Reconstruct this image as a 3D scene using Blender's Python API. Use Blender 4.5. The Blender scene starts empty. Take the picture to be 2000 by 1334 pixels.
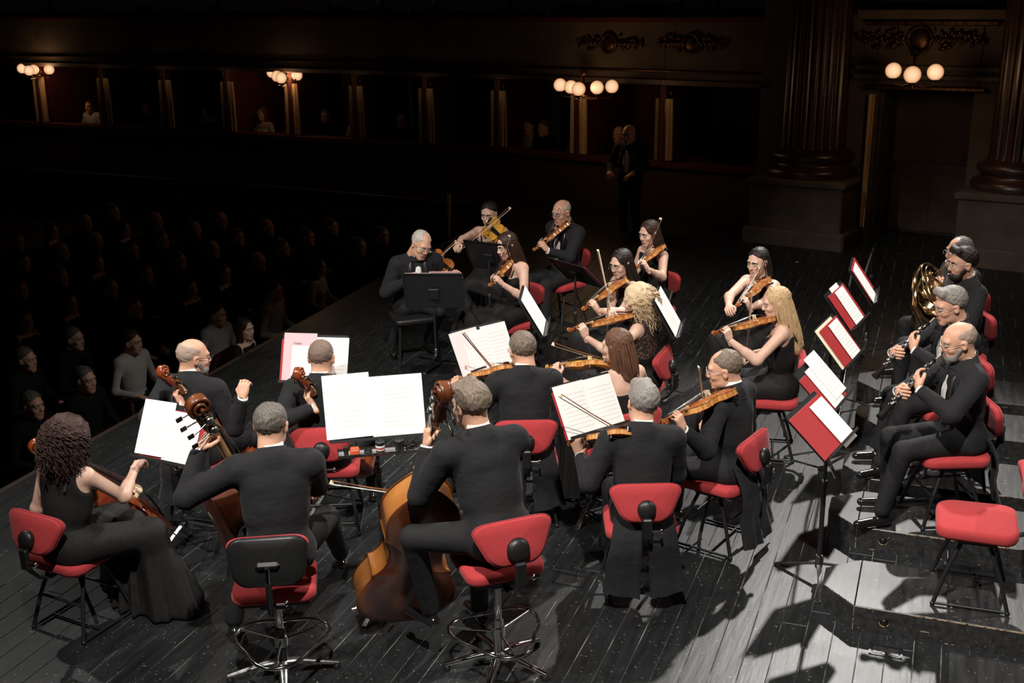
import bpy, math, random
import numpy as np
from mathutils import Matrix, Vector
rnd = random.Random(7)
SC = bpy.context.scene
COL = SC.collection
V = lambda *a: np.array(a, float)
def nz(v):
    v = np.array(v, float); return v / (np.linalg.norm(v) + 1e-12)

# ---------------------------------------------------------------- camera (the stage floor is z = 0)
F, CH = 2300.0, 3.75
_n = nz(np.cross([-6190, 637, -F], [900, 767, -F])); _n = _n if _n[1] > 0 else -_n
_f = V(0, 0, -1); _y = nz(_f - _n * (_f @ _n)); _x = np.cross(_y, _n)
RC = np.array([_x, _y, _n]); CAMP = V(0, 0, CH)
_th = math.atan(637 / F); _up = V(0, math.cos(_th), math.sin(_th)); _ty = nz(_f - _up * (_f @ _up)); _tx = np.cross(_ty, _up)
RT = np.array([_tx, _ty, _up])
cam = bpy.data.cameras.new('camera'); camo = bpy.data.objects.new('camera', cam); COL.objects.link(camo)
cam.sensor_width = 36; cam.lens = F / 2000 * 36; cam.clip_end = 200
_m = Matrix.Identity(4)
for i in range(3):
    for j in range(3): _m[i][j] = RC[i][j]
    _m[i][3] = CAMP[i]
camo.matrix_world = _m
SC.camera = camo
SC.view_settings.view_transform = 'Standard'; SC.view_settings.look = 'None'
SC.view_settings.exposure = 0; SC.view_settings.gamma = 1; SC.view_settings.use_curve_mapping = False
w = bpy.data.worlds.new('hall_air'); SC.world = w; w.use_nodes = True
w.node_tree.nodes['Background'].inputs[0].default_value = (.9, .75, .6, 1); w.node_tree.nodes['Background'].inputs[1].default_value = .0012

def spot(name, pos, aim, watts, size, blend, radius, col):
    l = bpy.data.lights.new(name, 'SPOT'); l.energy = watts; l.spot_size = math.radians(size); l.spot_blend = blend
    l.shadow_soft_size = radius; l.color = col
    o = bpy.data.objects.new(name, l); COL.objects.link(o); o.location = pos
    o.rotation_euler = (Vector(aim) - Vector(pos)).to_track_quat('-Z', 'Y').to_euler()
spot('stage_spot_far_left', (-7.0, 11.5, 8.5), (-1.2, 6.2, .4), 900, 44, .4, .09, (1, .96, .92))
spot('stage_spot_far', (4.6, 14.2, 7.4), (1.2, 6.5, .3), 3600, 44, .5, .09, (1, .96, .92))
spot('stage_spot_right', (9.5, 8.5, 8.5), (1.9, 8.0, .7), 1300, 46, .4, .12, (1, .95, .88))
spot('stage_spot_over_camera', (-.3, 1.0, 9.5), (.35, 7.0, .8), 4700, 44, .6, .15, (1, .95, .89))
spot('stage_spot_hall_left', (-7.5, 3.5, 9.5), (.9, 8.7, .9), 3200, 38, .6, .12, (1, .95, .89))

def ray(px, py): return RC @ V(px - 1000, 667 - py, -F) / F
def G(px, py, z=0.0):
    d = ray(px, py); return CAMP + d * ((z - CH) / d[2])
def on_ray(px, py, c, dist, pick='near'):
    d = nz(ray(px, py)); oc = CAMP - c; b = oc @ d; q = b * b - (oc @ oc - dist * dist)
    if q < 0: return CAMP + d * (-b)
    t = -b - math.sqrt(q) if pick == 'near' else -b + math.sqrt(q)
    return CAMP + d * t
def T2W(p): return RC @ (RT.T @ np.array(p, float)) + CAMP      # architecture frame (origin at the eye, z truly up) to world
TBM = Matrix(((RC @ RT.T).tolist())).to_4x4(); TBM.translation = Vector(CAMP)
def GT(px, py, z):
    d = RT @ V(px - 1000, 667 - py, -F) / F; return d * (z / d[2])
def GTy(px, py, p0, p1):      # hit the vertical wall through p0-p1 in the architecture frame
    d = RT @ V(px - 1000, 667 - py, -F); nn = V(-(p1[1] - p0[1]), p1[0] - p0[0], 0); return d * ((nn @ V(p0[0], p0[1], 0)) / (nn @ d))

# ---------------------------------------------------------------- materials
MATS = {}
def mat(name, col, rough=.6, metal=0, spec=.5, noise=None, bump=None, emit=None, coat=0, sheen=0, sss=0, stretch=(1, 1, 1)):
    if name in MATS: return MATS[name]
    m = bpy.data.materials.new(name); m.use_nodes = True; nt = m.node_tree; b = nt.nodes['Principled BSDF']
    b.inputs['Base Color'].default_value = (*col, 1); b.inputs['Roughness'].default_value = rough; b.inputs['Metallic'].default_value = metal
    b.inputs['Specular IOR Level'].default_value = spec; b.inputs['Coat Weight'].default_value = coat; b.inputs['Coat Roughness'].default_value = .12
    if sheen: b.inputs['Sheen Weight'].default_value = sheen; b.inputs['Sheen Roughness'].default_value = .4
    if sss: b.inputs['Subsurface Weight'].default_value = sss; b.inputs['Subsurface Radius'].default_value = (.02, .008, .004); b.inputs['Subsurface Scale'].default_value = .5
    if emit: b.inputs['Emission Color'].default_value = (*emit[0], 1); b.inputs['Emission Strength'].default_value = emit[1]
    if noise or bump:
        tc = nt.nodes.new('ShaderNodeTexCoord'); mp = nt.nodes.new('ShaderNodeMapping'); mp.inputs['Scale'].default_value = stretch
        nt.links.new(tc.outputs['Object'], mp.inputs[0])
    if noise:      # (scale, colour 2, contrast low, high)
        n = nt.nodes.new('ShaderNodeTexNoise'); n.inputs['Scale'].default_value = noise[0]; n.inputs['Detail'].default_value = 5
        r = nt.nodes.new('ShaderNodeValToRGB'); r.color_ramp.elements[0].position = noise[2]; r.color_ramp.elements[1].position = noise[3]
        r.color_ramp.elements[0].color = (*col, 1); r.color_ramp.elements[1].color = (*noise[1], 1)
        nt.links.new(mp.outputs[0], n.inputs['Vector']); nt.links.new(n.outputs[0], r.inputs[0]); nt.links.new(r.outputs[0], b.inputs['Base Color'])
    if bump:       # (scale, strength, distance)
        n = nt.nodes.new('ShaderNodeTexNoise'); n.inputs['Scale'].default_value = bump[0]; n.inputs['Detail'].default_value = 4
        u = nt.nodes.new('ShaderNodeBump'); u.inputs['Strength'].default_value = bump[1]; u.inputs['Distance'].default_value = bump[2]
        nt.links.new(mp.outputs[0], n.inputs['Vector']); nt.links.new(n.outputs[0], u.inputs['Height']); nt.links.new(u.outputs[0], b.inputs['Normal'])
    MATS[name] = m; return m
COAT = mat('black_wool', (.0165, .0165, .018), .85, spec=.25, sheen=.04, bump=(4.5, .55, .035), stretch=(1, 1, 1.7))
TROU = mat('black_trousers', (.014, .014, .015), .8, spec=.3, bump=(6, .5, .03))
DRESS = mat('black_dress', (.012, .011, .011), .75, spec=.3, bump=(14, .6, .02), stretch=(1, 1, .35))
LACE = mat('black_lace', (.16, .085, .06), .8, noise=(60, (.012, .01, .01), .42, .5))
SILK = mat('black_silk', (.02, .02, .02), .3)
SHIRT = mat('white_shirt', (.8, .79, .76), .7, bump=(20, .3, .01))
SKIN = mat('skin', (.74, .43, .295), .5, spec=.35, sss=.12, noise=(14, (.63, .33, .22), .35, .75))
SKIN2 = mat('fair_skin', (.76, .50, .38), .5, spec=.4, sss=.12, noise=(14, (.66, .39, .29), .35, .75))
LIP = mat('lips', (.52, .24, .19), .5); EYE = mat('eye_white', (.42, .38, .34), .4); IRIS = mat('iris', (.03, .018, .01), .2)
SHOE = mat('patent_leather', (.01, .01, .01), .12, spec=.8, coat=1)
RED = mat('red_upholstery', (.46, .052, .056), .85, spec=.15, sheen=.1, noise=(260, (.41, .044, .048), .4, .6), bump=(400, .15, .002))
BLKP = mat('black_plastic', (.012, .012, .012), .42); BLKM = mat('black_metal', (.014, .014, .015), .38, spec=.5)
CHROME = mat('chrome', (.75, .75, .75), .12, 1); DULL = mat('worn_steel', (.4, .4, .4), .35, 1, noise=(30, (.2, .2, .2), .4, .6))
VARN = mat('violin_varnish', (.33, .085, .018), .22, coat=.7, noise=(18, (.45, .15, .035), .35, .65), stretch=(3, .6, 1))
RIBS = mat('flamed_maple', (.48, .17, .04), .22, coat=.7, noise=(9, (.70, .36, .12), .42, .58), stretch=(1.5, 6, .3))
AMBER = mat('amber_varnish', (.62, .28, .03), .22, coat=.7, noise=(18, (.75, .40, .07), .35, .65), stretch=(3, .6, 1))
CELLO = mat('red_brown_varnish', (.22, .035, .012), .2, coat=.8, noise=(7, (.34, .08, .02), .35, .65), stretch=(3, .5, 1))
BASSV = mat('worn_bass_varnish', (.075, .016, .006), .35, coat=.3, noise=(3.5, (.26, .08, .02), .45, .75), stretch=(2, .8, 1))
BASSR = mat('golden_bass_rib', (.30, .10, .022), .25, coat=.7, noise=(3, (.48, .20, .05), .4, .65))
NECK = mat('worn_neck_maple', (.55, .34, .17), .35, noise=(8, (.42, .22, .09), .4, .7)); EBONY = mat('ebony', (.012, .010, .009), .25)
MAPLE = mat('pale_maple_bridge', (.78, .64, .42), .45); STRG = mat('string_steel', (.6, .58, .55), .25, 1)
HAIRB = mat('bow_hair', (.75, .70, .6), .6); STICK = mat('pernambuco', (.25, .08, .03), .3, coat=.5)
BRASS = mat('lacquered_brass', (.72, .55, .30), .18, 1, noise=(12, (.55, .38, .16), .4, .7)); BRASSD = mat('aged_brass', (.30, .17, .07), .3, 1)
FOLD = mat('red_folder', (.40, .026, .030), .45, spec=.4); PINK = mat('pink_cover', (.85, .50, .53), .7)
CREAM = mat('cream_paper', (.82, .74, .52), .8); ORANGE = mat('orange_plastic', (.8, .12, .04), .5); GREYP = mat('grey_tray', (.30, .30, .30), .45)
WALL = mat('painted_plaster', (.10, .075, .055), .85, noise=(3, (.075, .057, .042), .4, .6)); WALLD = mat('dark_timber', (.06, .035, .025), .5)
REDW = mat('red_damask', (.05, .006, .005), .8, noise=(20, (.10, .008, .008), .4, .6)); GILT = mat('gilt', (.12, .06, .025), .4, .8, noise=(25, (.035, .016, .01), .4, .6))
MARB = mat('dark_red_marble', (.05, .020, .014), .34, noise=(5, (.025, .012, .01), .4, .6)); CURT = mat('cream_curtain', (.50, .33, .17), .8, bump=(3, .4, .02), stretch=(20, 20, .5))
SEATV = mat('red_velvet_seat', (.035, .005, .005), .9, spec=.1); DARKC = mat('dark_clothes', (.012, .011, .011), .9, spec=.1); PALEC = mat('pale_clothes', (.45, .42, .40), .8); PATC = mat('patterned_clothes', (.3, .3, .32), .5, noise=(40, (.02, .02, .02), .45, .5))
STALL = mat('dark_hall_floor', (.02, .012, .010), .8)

def hairm(name, c1, c2, sc=60, st=(1, 1, .12)): return mat(name, c1, .5, spec=.35, noise=(sc * 1.8, c2, .25, .8), bump=(sc * 2.5, .8, .003), stretch=st)
H_DARK = hairm('dark_brown_hair', (.022, .012, .008), (.065, .032, .020)); H_BLACK = hairm('black_hair', (.010, .007, .006), (.03, .018, .013))
H_BROWN = hairm('chestnut_hair', (.07, .030, .018), (.20, .095, .055), 70); H_BLOND = hairm('blonde_hair', (.42, .25, .12), (.72, .52, .30), 60)
H_PLAT = hairm('platinum_curls', (.52, .36, .20), (.82, .66, .44), 60, (1, 1, 1)); H_GREY = hairm('grey_hair', (.13, .115, .10), (.36, .33, .30), 90, (1, 1, .3))
H_SALT = hairm('salt_pepper_hair', (.05, .042, .036), (.22, .19, .165), 90, (1, 1, .3)); H_WHITE = hairm('white_hair', (.40, .36, .31), (.66, .62, .56), 90, (1, 1, .3))
H_CROP = hairm('cropped_hair', (.16, .10, .075), (.28, .20, .155), 200, (1, 1, 1)); H_BGREY = hairm('brown_grey_hair', (.09, .062, .045), (.28, .22, .165), 90, (1, 1, .25))
H_STUB = hairm('grey_stubble', (.38, .27, .21), (.48, .36, .29), 200, (1, 1, 1)); H_CURL = hairm('dark_curls', (.018, .009, .007), (.075, .034, .024), 60, (1, 1, 1))

def sheet_mat(name, seed, paper=(.87, .86, .83)):
    if name in MATS: return MATS[name]
    m = bpy.data.materials.new(name); m.use_nodes = True; nt = m.node_tree; b = nt.nodes['Principled BSDF']; b.inputs['Roughness'].default_value = .8
    N = nt.nodes.new; L = nt.links.new
    tc = N('ShaderNodeTexCoord'); sx = N('ShaderNodeSeparateXYZ'); L(tc.outputs['Object'], sx.inputs[0])
    def mth(op, a, bb=None, cc=None):
        q = N('ShaderNodeMath'); q.operation = op
        for i, v in enumerate((a, bb, cc)):
            if v is None: continue
            if isinstance(v, (int, float)): q.inputs[i].default_value = v
            else: L(v, q.inputs[i])
        return q.outputs[0]
    y = mth('ADD', sx.outputs[1], 10.003 + seed * .001); yr = mth('MODULO', y, .0265)
    grp = mth('LESS_THAN', yr, .0095); line = mth('LESS_THAN', mth('MODULO', yr, .0021), .0007)
    ax = mth('LESS_THAN', mth('ABSOLUTE', sx.outputs[0]), .092); ay = mth('LESS_THAN', mth('ABSOLUTE', mth('ADD', sx.outputs[1], .008)), .118)
    no = N('ShaderNodeTexNoise'); no.inputs['Scale'].default_value = 220; no.inputs['Detail'].default_value = 1; mp = N('ShaderNodeMapping')
    mp.inputs['Location'].default_value = (seed * 3.1, seed * 1.7, 0); mp.inputs['Scale'].default_value = (1, .8, 0); L(tc.outputs['Object'], mp.inputs[0]); L(mp.outputs[0], no.inputs['Vector'])
    note = mth('GREATER_THAN', no.outputs[0], .60)
    ink = mth('MULTIPLY', mth('MULTIPLY', grp, mth('MAXIMUM', line, note)), mth('MULTIPLY', ax, ay))
    mx = N('ShaderNodeMix'); mx.data_type = 'RGBA'; mx.inputs[6].default_value = (*paper, 1); mx.inputs[7].default_value = (.10, .10, .11, 1)
    L(mth('MULTIPLY', ink, .38), mx.inputs[0]); L(mx.outputs[2], b.inputs['Base Color']); MATS[name] = m; return m
SHEET = [sheet_mat('printed_music_%s' % 'abcd'[i], i) for i in range(4)]
PAPER = mat('plain_paper', (.86, .85, .82), .8)

def floor_mat(name, base, light, seed):
    m = bpy.data.materials.new(name); m.use_nodes = True; nt = m.node_tree; b = nt.nodes['Principled BSDF']; N = nt.nodes.new; L = nt.links.new
    tc = N('ShaderNodeTexCoord'); oi = N('ShaderNodeObjectInfo')
    mp = N('ShaderNodeMapping'); mp.inputs['Scale'].default_value = (1, .12, 1); add = N('ShaderNodeVectorMath'); add.operation = 'ADD'
    cb = N('ShaderNodeCombineXYZ'); mu = N('ShaderNodeMath'); mu.operation = 'MULTIPLY'; mu.inputs[1].default_value = 37; L(oi.outputs['Random'], mu.inputs[0]); L(mu.outputs[0], cb.inputs[0]); L(mu.outputs[0], cb.inputs[2])
    L(tc.outputs['Object'], add.inputs[0]); L(cb.outputs[0], add.inputs[1]); L(add.outputs[0], mp.inputs[0])
    n1 = N('ShaderNodeTexNoise'); n1.inputs['Scale'].default_value = 26; n1.inputs['Detail'].default_value = 6; L(mp.outputs[0], n1.inputs['Vector'])
    n2 = N('ShaderNodeTexNoise'); n2.inputs['Scale'].default_value = 55; n2.inputs['Detail'].default_value = 4; L(add.outputs[0], n2.inputs['Vector'])
    n3 = N('ShaderNodeTexNoise'); n3.inputs['Scale'].default_value = 2.2; n3.inputs['Detail'].default_value = 5; L(tc.outputs['Object'], n3.inputs['Vector'])
    r = N('ShaderNodeValToRGB'); r.color_ramp.elements[0].position = .3; r.color_ramp.elements[0].color = (*base, 1); r.color_ramp.elements[1].position = .75; r.color_ramp.elements[1].color = (*light, 1); L(n1.outputs[0], r.inputs[0])
    r2 = N('ShaderNodeValToRGB'); r2.color_ramp.elements[0].position = .665; r2.color_ramp.elements[0].color = (0, 0, 0, 1); r2.color_ramp.elements[1].position = .72; r2.color_ramp.elements[1].color = (1, 1, 1, 1); L(n2.outputs[0], r2.inputs[0])
    mx = N('ShaderNodeMix'); mx.data_type = 'RGBA'; mx.inputs[7].default_value = (.22, .20, .17, 1); L(r.outputs[0], mx.inputs[6]); L(r2.outputs[0], mx.inputs[0])
    mr = N('ShaderNodeMapRange'); mr.inputs['To Min'].default_value = .34; mr.inputs['To Max'].default_value = .50; L(n3.outputs[0], mr.inputs[0]); L(mr.outputs[0], b.inputs['Roughness'])
    bu = N('ShaderNodeBump'); bu.inputs['Strength'].default_value = .35; bu.inputs['Distance'].default_value = .004; L(n1.outputs[0], bu.inputs['Height']); L(bu.outputs[0], b.inputs['Normal'])
    L(mx.outputs[2], b.inputs['Base Color']); b.inputs['Specular IOR Level'].default_value = .55; return m
PLANK = floor_mat('black_painted_boards', (.0065, .0080, .0086), (.020, .022, .023), 1)
RISERM = floor_mat('scuffed_riser_paint', (.012, .012, .013), (.045, .045, .045), 2)
GAP = mat('dusty_joint', (.04, .04, .038), .9, noise=(3, (.24, .225, .20), .50, .60)); WOODRAW = mat('bare_wood_edge', (.42, .30, .18), .8, noise=(40, (.03, .02, .015), .45, .6))

# ---------------------------------------------------------------- object helpers
def props(o, label=None, cat=None, group=None, kind=None):
    if label: o['label'] = label
    if cat: o['category'] = cat
    if group: o['group'] = group
    if kind: o['kind'] = kind
    return o
def link(o, parent=None, M=None):
    COL.objects.link(o)
    if parent is not None: o.parent = parent
    if M is not None: o.matrix_basis = M
    return o
def empty(name, M, label, cat, group=None):
    o = bpy.data.objects.new(name, None); o.empty_display_size = .1; link(o, None, M); return props(o, label, cat, group)
def mkmesh(name, v, f, mi=None, mats=(), smooth=True):
    me = bpy.data.meshes.new(name); v = np.asarray(v, np.float32); n = len(v); me.vertices.add(n); me.vertices.foreach_set('co', v.ravel())
    if isinstance(f, np.ndarray): tot = np.full(len(f), f.shape[1], np.int32); flat = f.ravel()
    else: tot = np.array([len(q) for q in f], np.int32); flat = np.array([i for q in f for i in q], np.int32)
    me.loops.add(len(flat)); me.loops.foreach_set('vertex_index', flat.astype(np.int32))
    st = np.zeros(len(tot), np.int32); st[1:] = np.cumsum(tot)[:-1]
    me.polygons.add(len(tot)); me.polygons.foreach_set('loop_start', st); me.polygons.foreach_set('loop_total', tot)
    if mi is not None: me.polygons.foreach_set('material_index', np.asarray(mi, np.int32))
    sm = np.full(len(tot), bool(smooth)) if isinstance(smooth, (bool, int)) else np.asarray(smooth, bool)
    me.polygons.foreach_set('use_smooth', sm)
    for m in mats: me.materials.append(m)
    me.update(calc_edges=True); return me
def MX(R=None, p=(0, 0, 0)):
    M = Matrix.Identity(4)
    if R is not None:
        for i in range(3):
            for j in range(3): M[i][j] = float(R[i][j])
    M.translation = Vector([float(a) for a in p]); return M
def RZ(deg):
    a = math.radians(deg); return np.array([[math.cos(a), -math.sin(a), 0], [math.sin(a), math.cos(a), 0], [0, 0, 1.]])
def RX(deg):
    a = math.radians(deg); return np.array([[1, 0, 0], [0, math.cos(a), -math.sin(a)], [0, math.sin(a), math.cos(a)]])
def RY(deg):
    a = math.radians(deg); return np.array([[math.cos(a), 0, math.sin(a)], [0, 1, 0], [-math.sin(a), 0, math.cos(a)]])
def frame(y, z):      # columns x,y,z with y exact, z orthogonalised
    y = nz(y); z = np.array(z, float); z = nz(z - y * (z @ y)); return np.array([np.cross(y, z), y, z]).T

class MB:
    def __init__(s): s.v = []; s.f = []; s.m = []; s.s = []; s.mats = []
    def mi(s, m):
        if m not in s.mats: s.mats.append(m)
        return s.mats.index(m)
    def add(s, v, f, m, smooth=False, T=None):
        v = np.asarray(v, float)
        if T is not None: v = v @ np.array(T[0]).T + np.array(T[1])
        b = len(s.v); s.v.extend(v.tolist()); i = s.mi(m)
        for q in f: s.f.append([b + k for k in q]); s.m.append(i); s.s.append(smooth)
        return s
    def box(s, c, d, m, R=None, bev=0):
        hx, hy, hz = d[0] / 2, d[1] / 2, d[2] / 2; b = min(bev, hx * .9, hy * .9, hz * .9)
        if b <= 0:
            v = [(x, y, z) for z in (-hz, hz) for y in (-hy, hy) for x in (-hx, hx)]; f = [(0, 2, 3, 1), (4, 5, 7, 6), (0, 1, 5, 4), (2, 6, 7, 3), (0, 4, 6, 2), (1, 3, 7, 5)]
        else:
            v = []; f = []
            for sx in (-1, 1):
                for sy in (-1, 1):
                    for sz in (-1, 1):
                        v += [(sx * hx, sy * (hy - b), sz * (hz - b)), (sx * (hx - b), sy * hy, sz * (hz - b)), (sx * (hx - b), sy * (hy - b), sz * hz)]
            I = lambda sx, sy, sz, a: ((sx > 0) * 4 + (sy > 0) * 2 + (sz > 0)) * 3 + a
            for q in (-1, 1):
                a = [I(q, -1, -1, 0), I(q, 1, -1, 0), I(q, 1, 1, 0), I(q, -1, 1, 0)]; f.append(a if q > 0 else a[::-1])
                a = [I(-1, q, -1, 1), I(-1, q, 1, 1), I(1, q, 1, 1), I(1, q, -1, 1)]; f.append(a if q > 0 else a[::-1])
                a = [I(-1, -1, q, 2), I(1, -1, q, 2), I(1, 1, q, 2), I(-1, 1, q, 2)]; f.append(a if q > 0 else a[::-1])
            for p in (-1, 1):
                for q in (-1, 1):
                    a = [I(p, q, -1, 0), I(p, q, -1, 1), I(p, q, 1, 1), I(p, q, 1, 0)]; f.append(a if p * q > 0 else a[::-1])
                    a = [I(-1, p, q, 1), I(-1, p, q, 2), I(1, p, q, 2), I(1, p, q, 1)]; f.append(a if p * q > 0 else a[::-1])
                    a = [I(p, -1, q, 2), I(p, -1, q, 0), I(p, 1, q, 0), I(p, 1, q, 2)]; f.append(a if p * q > 0 else a[::-1])
                    for r in (-1, 1):
                        a = [I(p, q, r, 0), I(p, q, r, 1), I(p, q, r, 2)]; f.append(a if p * q * r > 0 else a[::-1])
        return s.add(v, f, m, False, (np.eye(3) if R is None else R, c))
    def tube(s, pts, r, m, n=8, flat=1., smooth=True, cap=True, up=None):
        pts = [np.array(p, float) for p in pts]; k = len(pts); rs = [r] * k if np.isscalar(r) else list(r); v = []; f = []; pu = None
        for i in range(k):
            t = nz(pts[min(i + 1, k - 1)] - pts[max(i - 1, 0)])
            if pu is None:
                pu = V(0, 0, 1) if up is None else np.array(up, float)
                if abs(t @ pu) > .95: pu = V(1, 0, 0)
            u = nz(pu - t * (t @ pu)); pu = u; w_ = np.cross(t, u)
            for j in range(n):
                a = 2 * math.pi * j / n; v.append(pts[i] + rs[i] * (math.cos(a) * w_ + math.sin(a) * u * flat))
        for i in range(k - 1):
            for j in range(n): f.append((i * n + j, i * n + (j + 1) % n, (i + 1) * n + (j + 1) % n, (i + 1) * n + j))
        s.add(v, f, m, smooth)
        if cap: s.add(v[:n], [tuple(range(n))[::-1]], m); s.add(v[-n:], [tuple(range(n))], m)
        return s
    def bar(s, a, b, w_, h, m, up=(0, 0, 1)):
        a = np.array(a, float); b = np.array(b, float); d = b - a; u = np.array(up, float)
        if abs(nz(d) @ u) > .97: u = V(0, 1, 0)
        return s.box((a + b) / 2, (w_, np.linalg.norm(d), h), m, frame(d, u), min(w_, h) * .2)
    def loft(s, rings, m, smooth=True, cap=True, closed=True):
        n = len(rings[0]); v = [p for r in rings for p in r]; f = []
        for i in range(len(rings) - 1):
            for j in range(n if closed else n - 1): f.append((i * n + j, i * n + (j + 1) % n, (i + 1) * n + (j + 1) % n, (i + 1) * n + j))
        s.add(v, f, m, smooth)
        if cap: s.add(rings[0], [tuple(range(n))[::-1]], m, smooth); s.add(rings[-1], [tuple(range(n))], m, smooth)
        return s
    def lathe(s, c, prof, m, n=16, R=None, smooth=True):
        rings = [[(r * math.cos(2 * math.pi * j / n), r * math.sin(2 * math.pi * j / n), z) for j in range(n)] for r, z in prof]
        R = np.eye(3) if R is None else R; rings = [(np.array(q) @ R.T + np.array(c)).tolist() for q in rings]; return s.loft(rings, m, smooth)
    def ball(s, c, r, m, n=10, sc=(1, 1, 1), R=None):
        k = max(4, n // 2); prof = [(max(1e-4, math.sin(math.pi * i / k)), -math.cos(math.pi * i / k)) for i in range(k + 1)]
        rings = [[(r * q * math.cos(2 * math.pi * j / n) * sc[0], r * q * math.sin(2 * math.pi * j / n) * sc[1], r * z * sc[2]) for j in range(n)] for q, z in prof]
        R = np.eye(3) if R is None else R; rings = [(np.array(q) @ R.T + np.array(c)).tolist() for q in rings]; return s.loft(rings, m)
    def obj(s, name, parent=None, M=None, **kw):
        o = bpy.data.objects.new(name, mkmesh(name, s.v, s.f, s.m, s.mats, s.s)); link(o, parent, M); return props(o, **kw)
def copy_tree(o, parent=None):
    c = o.copy(); COL.objects.link(c); c.parent = parent
    for ch in list(o.children): copy_tree(ch, c)
    return c

# ---------------------------------------------------------------- signed-distance bodies, meshed as one continuous surface
def rc(a, b, ra, rb, k=.02, m=0, fl=None, op='+'): return dict(t='c', a=np.array(a, float), b=np.array(b, float), ra=ra, rb=rb, k=k, m=m, fl=fl, op=op)
def el(c, r, k=.02, m=0, R=None, op='+'): return dict(t='e', c=np.array(c, float), r=np.array(r, float), R=None if R is None else np.array(R), k=k, m=m, op=op)
def hs(n, d, k=.005, op='x'): return dict(t='h', n=nz(n), d=d, k=k, op=op, m=0)      # keeps n.p < d
def pdist(p, P):
    if p['t'] == 'c':
        ab = p['b'] - p['a']; L2 = ab @ ab + 1e-12; t = np.clip(((P - p['a']) @ ab) / L2, 0, 1); q = P - p['a'] - t[..., None] * ab
        if p['fl'] is not None:
            n_, f_ = p['fl']; q = q + (q @ n_)[..., None] * n_ * (1 / f_ - 1)
        return np.sqrt((q * q).sum(-1)) - (p['ra'] + (p['rb'] - p['ra']) * t)
    if p['t'] == 'e':
        q = P - p['c']
        if p['R'] is not None: q = q @ p['R']
        k0 = np.sqrt(((q / p['r']) ** 2).sum(-1)); k1 = np.sqrt(((q / p['r'] ** 2) ** 2).sum(-1)) + 1e-9; return k0 * (k0 - 1) / k1
    return P @ p['n'] - p['d']
def pbox(p):
    if p['t'] == 'c':
        r = max(p['ra'], p['rb']) * (max(1, p['fl'][1]) if p['fl'] else 1); return np.minimum(p['a'], p['b']) - r, np.maximum(p['a'], p['b']) + r
    r = p['r'].max() if p['R'] is not None else p['r']; return p['c'] - r, p['c'] + r
def nets(prims, h):
    bs = [pbox(p) for p in prims if p['t'] != 'h' and p['op'] == '+']; lo = np.min([b[0] for b in bs], 0) - 2.5 * h; hi = np.max([b[1] for b in bs], 0) + 2.5 * h
    n = np.ceil((hi - lo) / h).astype(int) + 1; D = np.full(n, .5, np.float32); ax = [lo[i] + h * np.arange(n[i]) for i in range(3)]
    for p in prims:
        if p['t'] == 'h': s0 = np.zeros(3, int); s1 = n
        else:
            b = pbox(p); mg = p['k'] + 3 * h; s0 = np.clip(((b[0] - mg - lo) / h).astype(int), 0, n - 1); s1 = np.clip(((b[1] + mg - lo) / h).astype(int) + 2, 1, n)
            if (s1 <= s0).any(): continue
        sl = tuple(slice(a, b) for a, b in zip(s0, s1)); P = np.stack(np.meshgrid(*[ax[i][sl[i]] for i in range(3)], indexing='ij'), -1); d = pdist(p, P).astype(np.float32); k = p['k']; c = D[sl]
        if p['op'] == '+': q = np.maximum(k - np.abs(c - d), 0); D[sl] = np.minimum(c, d) - q * q / (4 * k)
        else:
            e = d if p['op'] == 'x' else -d; q = np.maximum(k - np.abs(c - e), 0); D[sl] = np.maximum(c, e) + q * q / (4 * k)
    S = D < 0; cn = n - 1; tot = int(np.prod(cn)); acc = np.zeros((3, tot)); cnt = np.zeros(tot); quads = []
    for a in range(3):
        b, c = (a + 1) % 3, (a + 2) % 3; s0 = [slice(None)] * 3; s1 = [slice(None)] * 3; s0[a] = slice(0, -1); s1[a] = slice(1, None)
        idx = np.array(np.nonzero(S[tuple(s0)] != S[tuple(s1)])); ok = (idx[b] > 0) & (idx[c] > 0) & (idx[b] < n[b] - 1) & (idx[c] < n[c] - 1); idx = idx[:, ok]
        j = idx.copy(); j[a] += 1; d0 = D[tuple(idx)]; d1 = D[tuple(j)]; t = d0 / (d0 - d1); pos = idx.astype(float); pos[a] += t; ids = []
        for ob, oc in ((0, 0), (-1, 0), (-1, -1), (0, -1)):
            k = idx.copy(); k[b] += ob; k[c] += oc; fi = np.ravel_multi_index(tuple(k), tuple(cn)); ids.append(fi); cnt += np.bincount(fi, minlength=tot)
            for e in range(3): acc[e] += np.bincount(fi, weights=pos[e], minlength=tot)
        q = np.stack(ids, 1); fl = d0 > 0; q[fl] = q[fl][:, ::-1]; quads.append(q)
    Q = np.concatenate(quads); used = np.nonzero(cnt)[0]; mp = np.zeros(tot, int); mp[used] = np.arange(len(used)); v = (acc[:, used] / cnt[used]).T * h + lo; Q = mp[Q]
    cen = v[Q].mean(1); best = np.full(len(Q), 9.); mi = np.zeros(len(Q), int)
    for p in prims:
        if p['op'] != '+' or p['t'] == 'h': continue
        d = pdist(p, cen); u = d < best; best[u] = d[u]; mi[u] = p['m']
    return v, Q, mi
def join(parts):
    vs, qs, ms, o = [], [], [], 0
    for v, q, m in parts: vs.append(v); qs.append(q + o); ms.append(m); o += len(v)
    return np.concatenate(vs), np.concatenate(qs), np.concatenate(ms)

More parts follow.
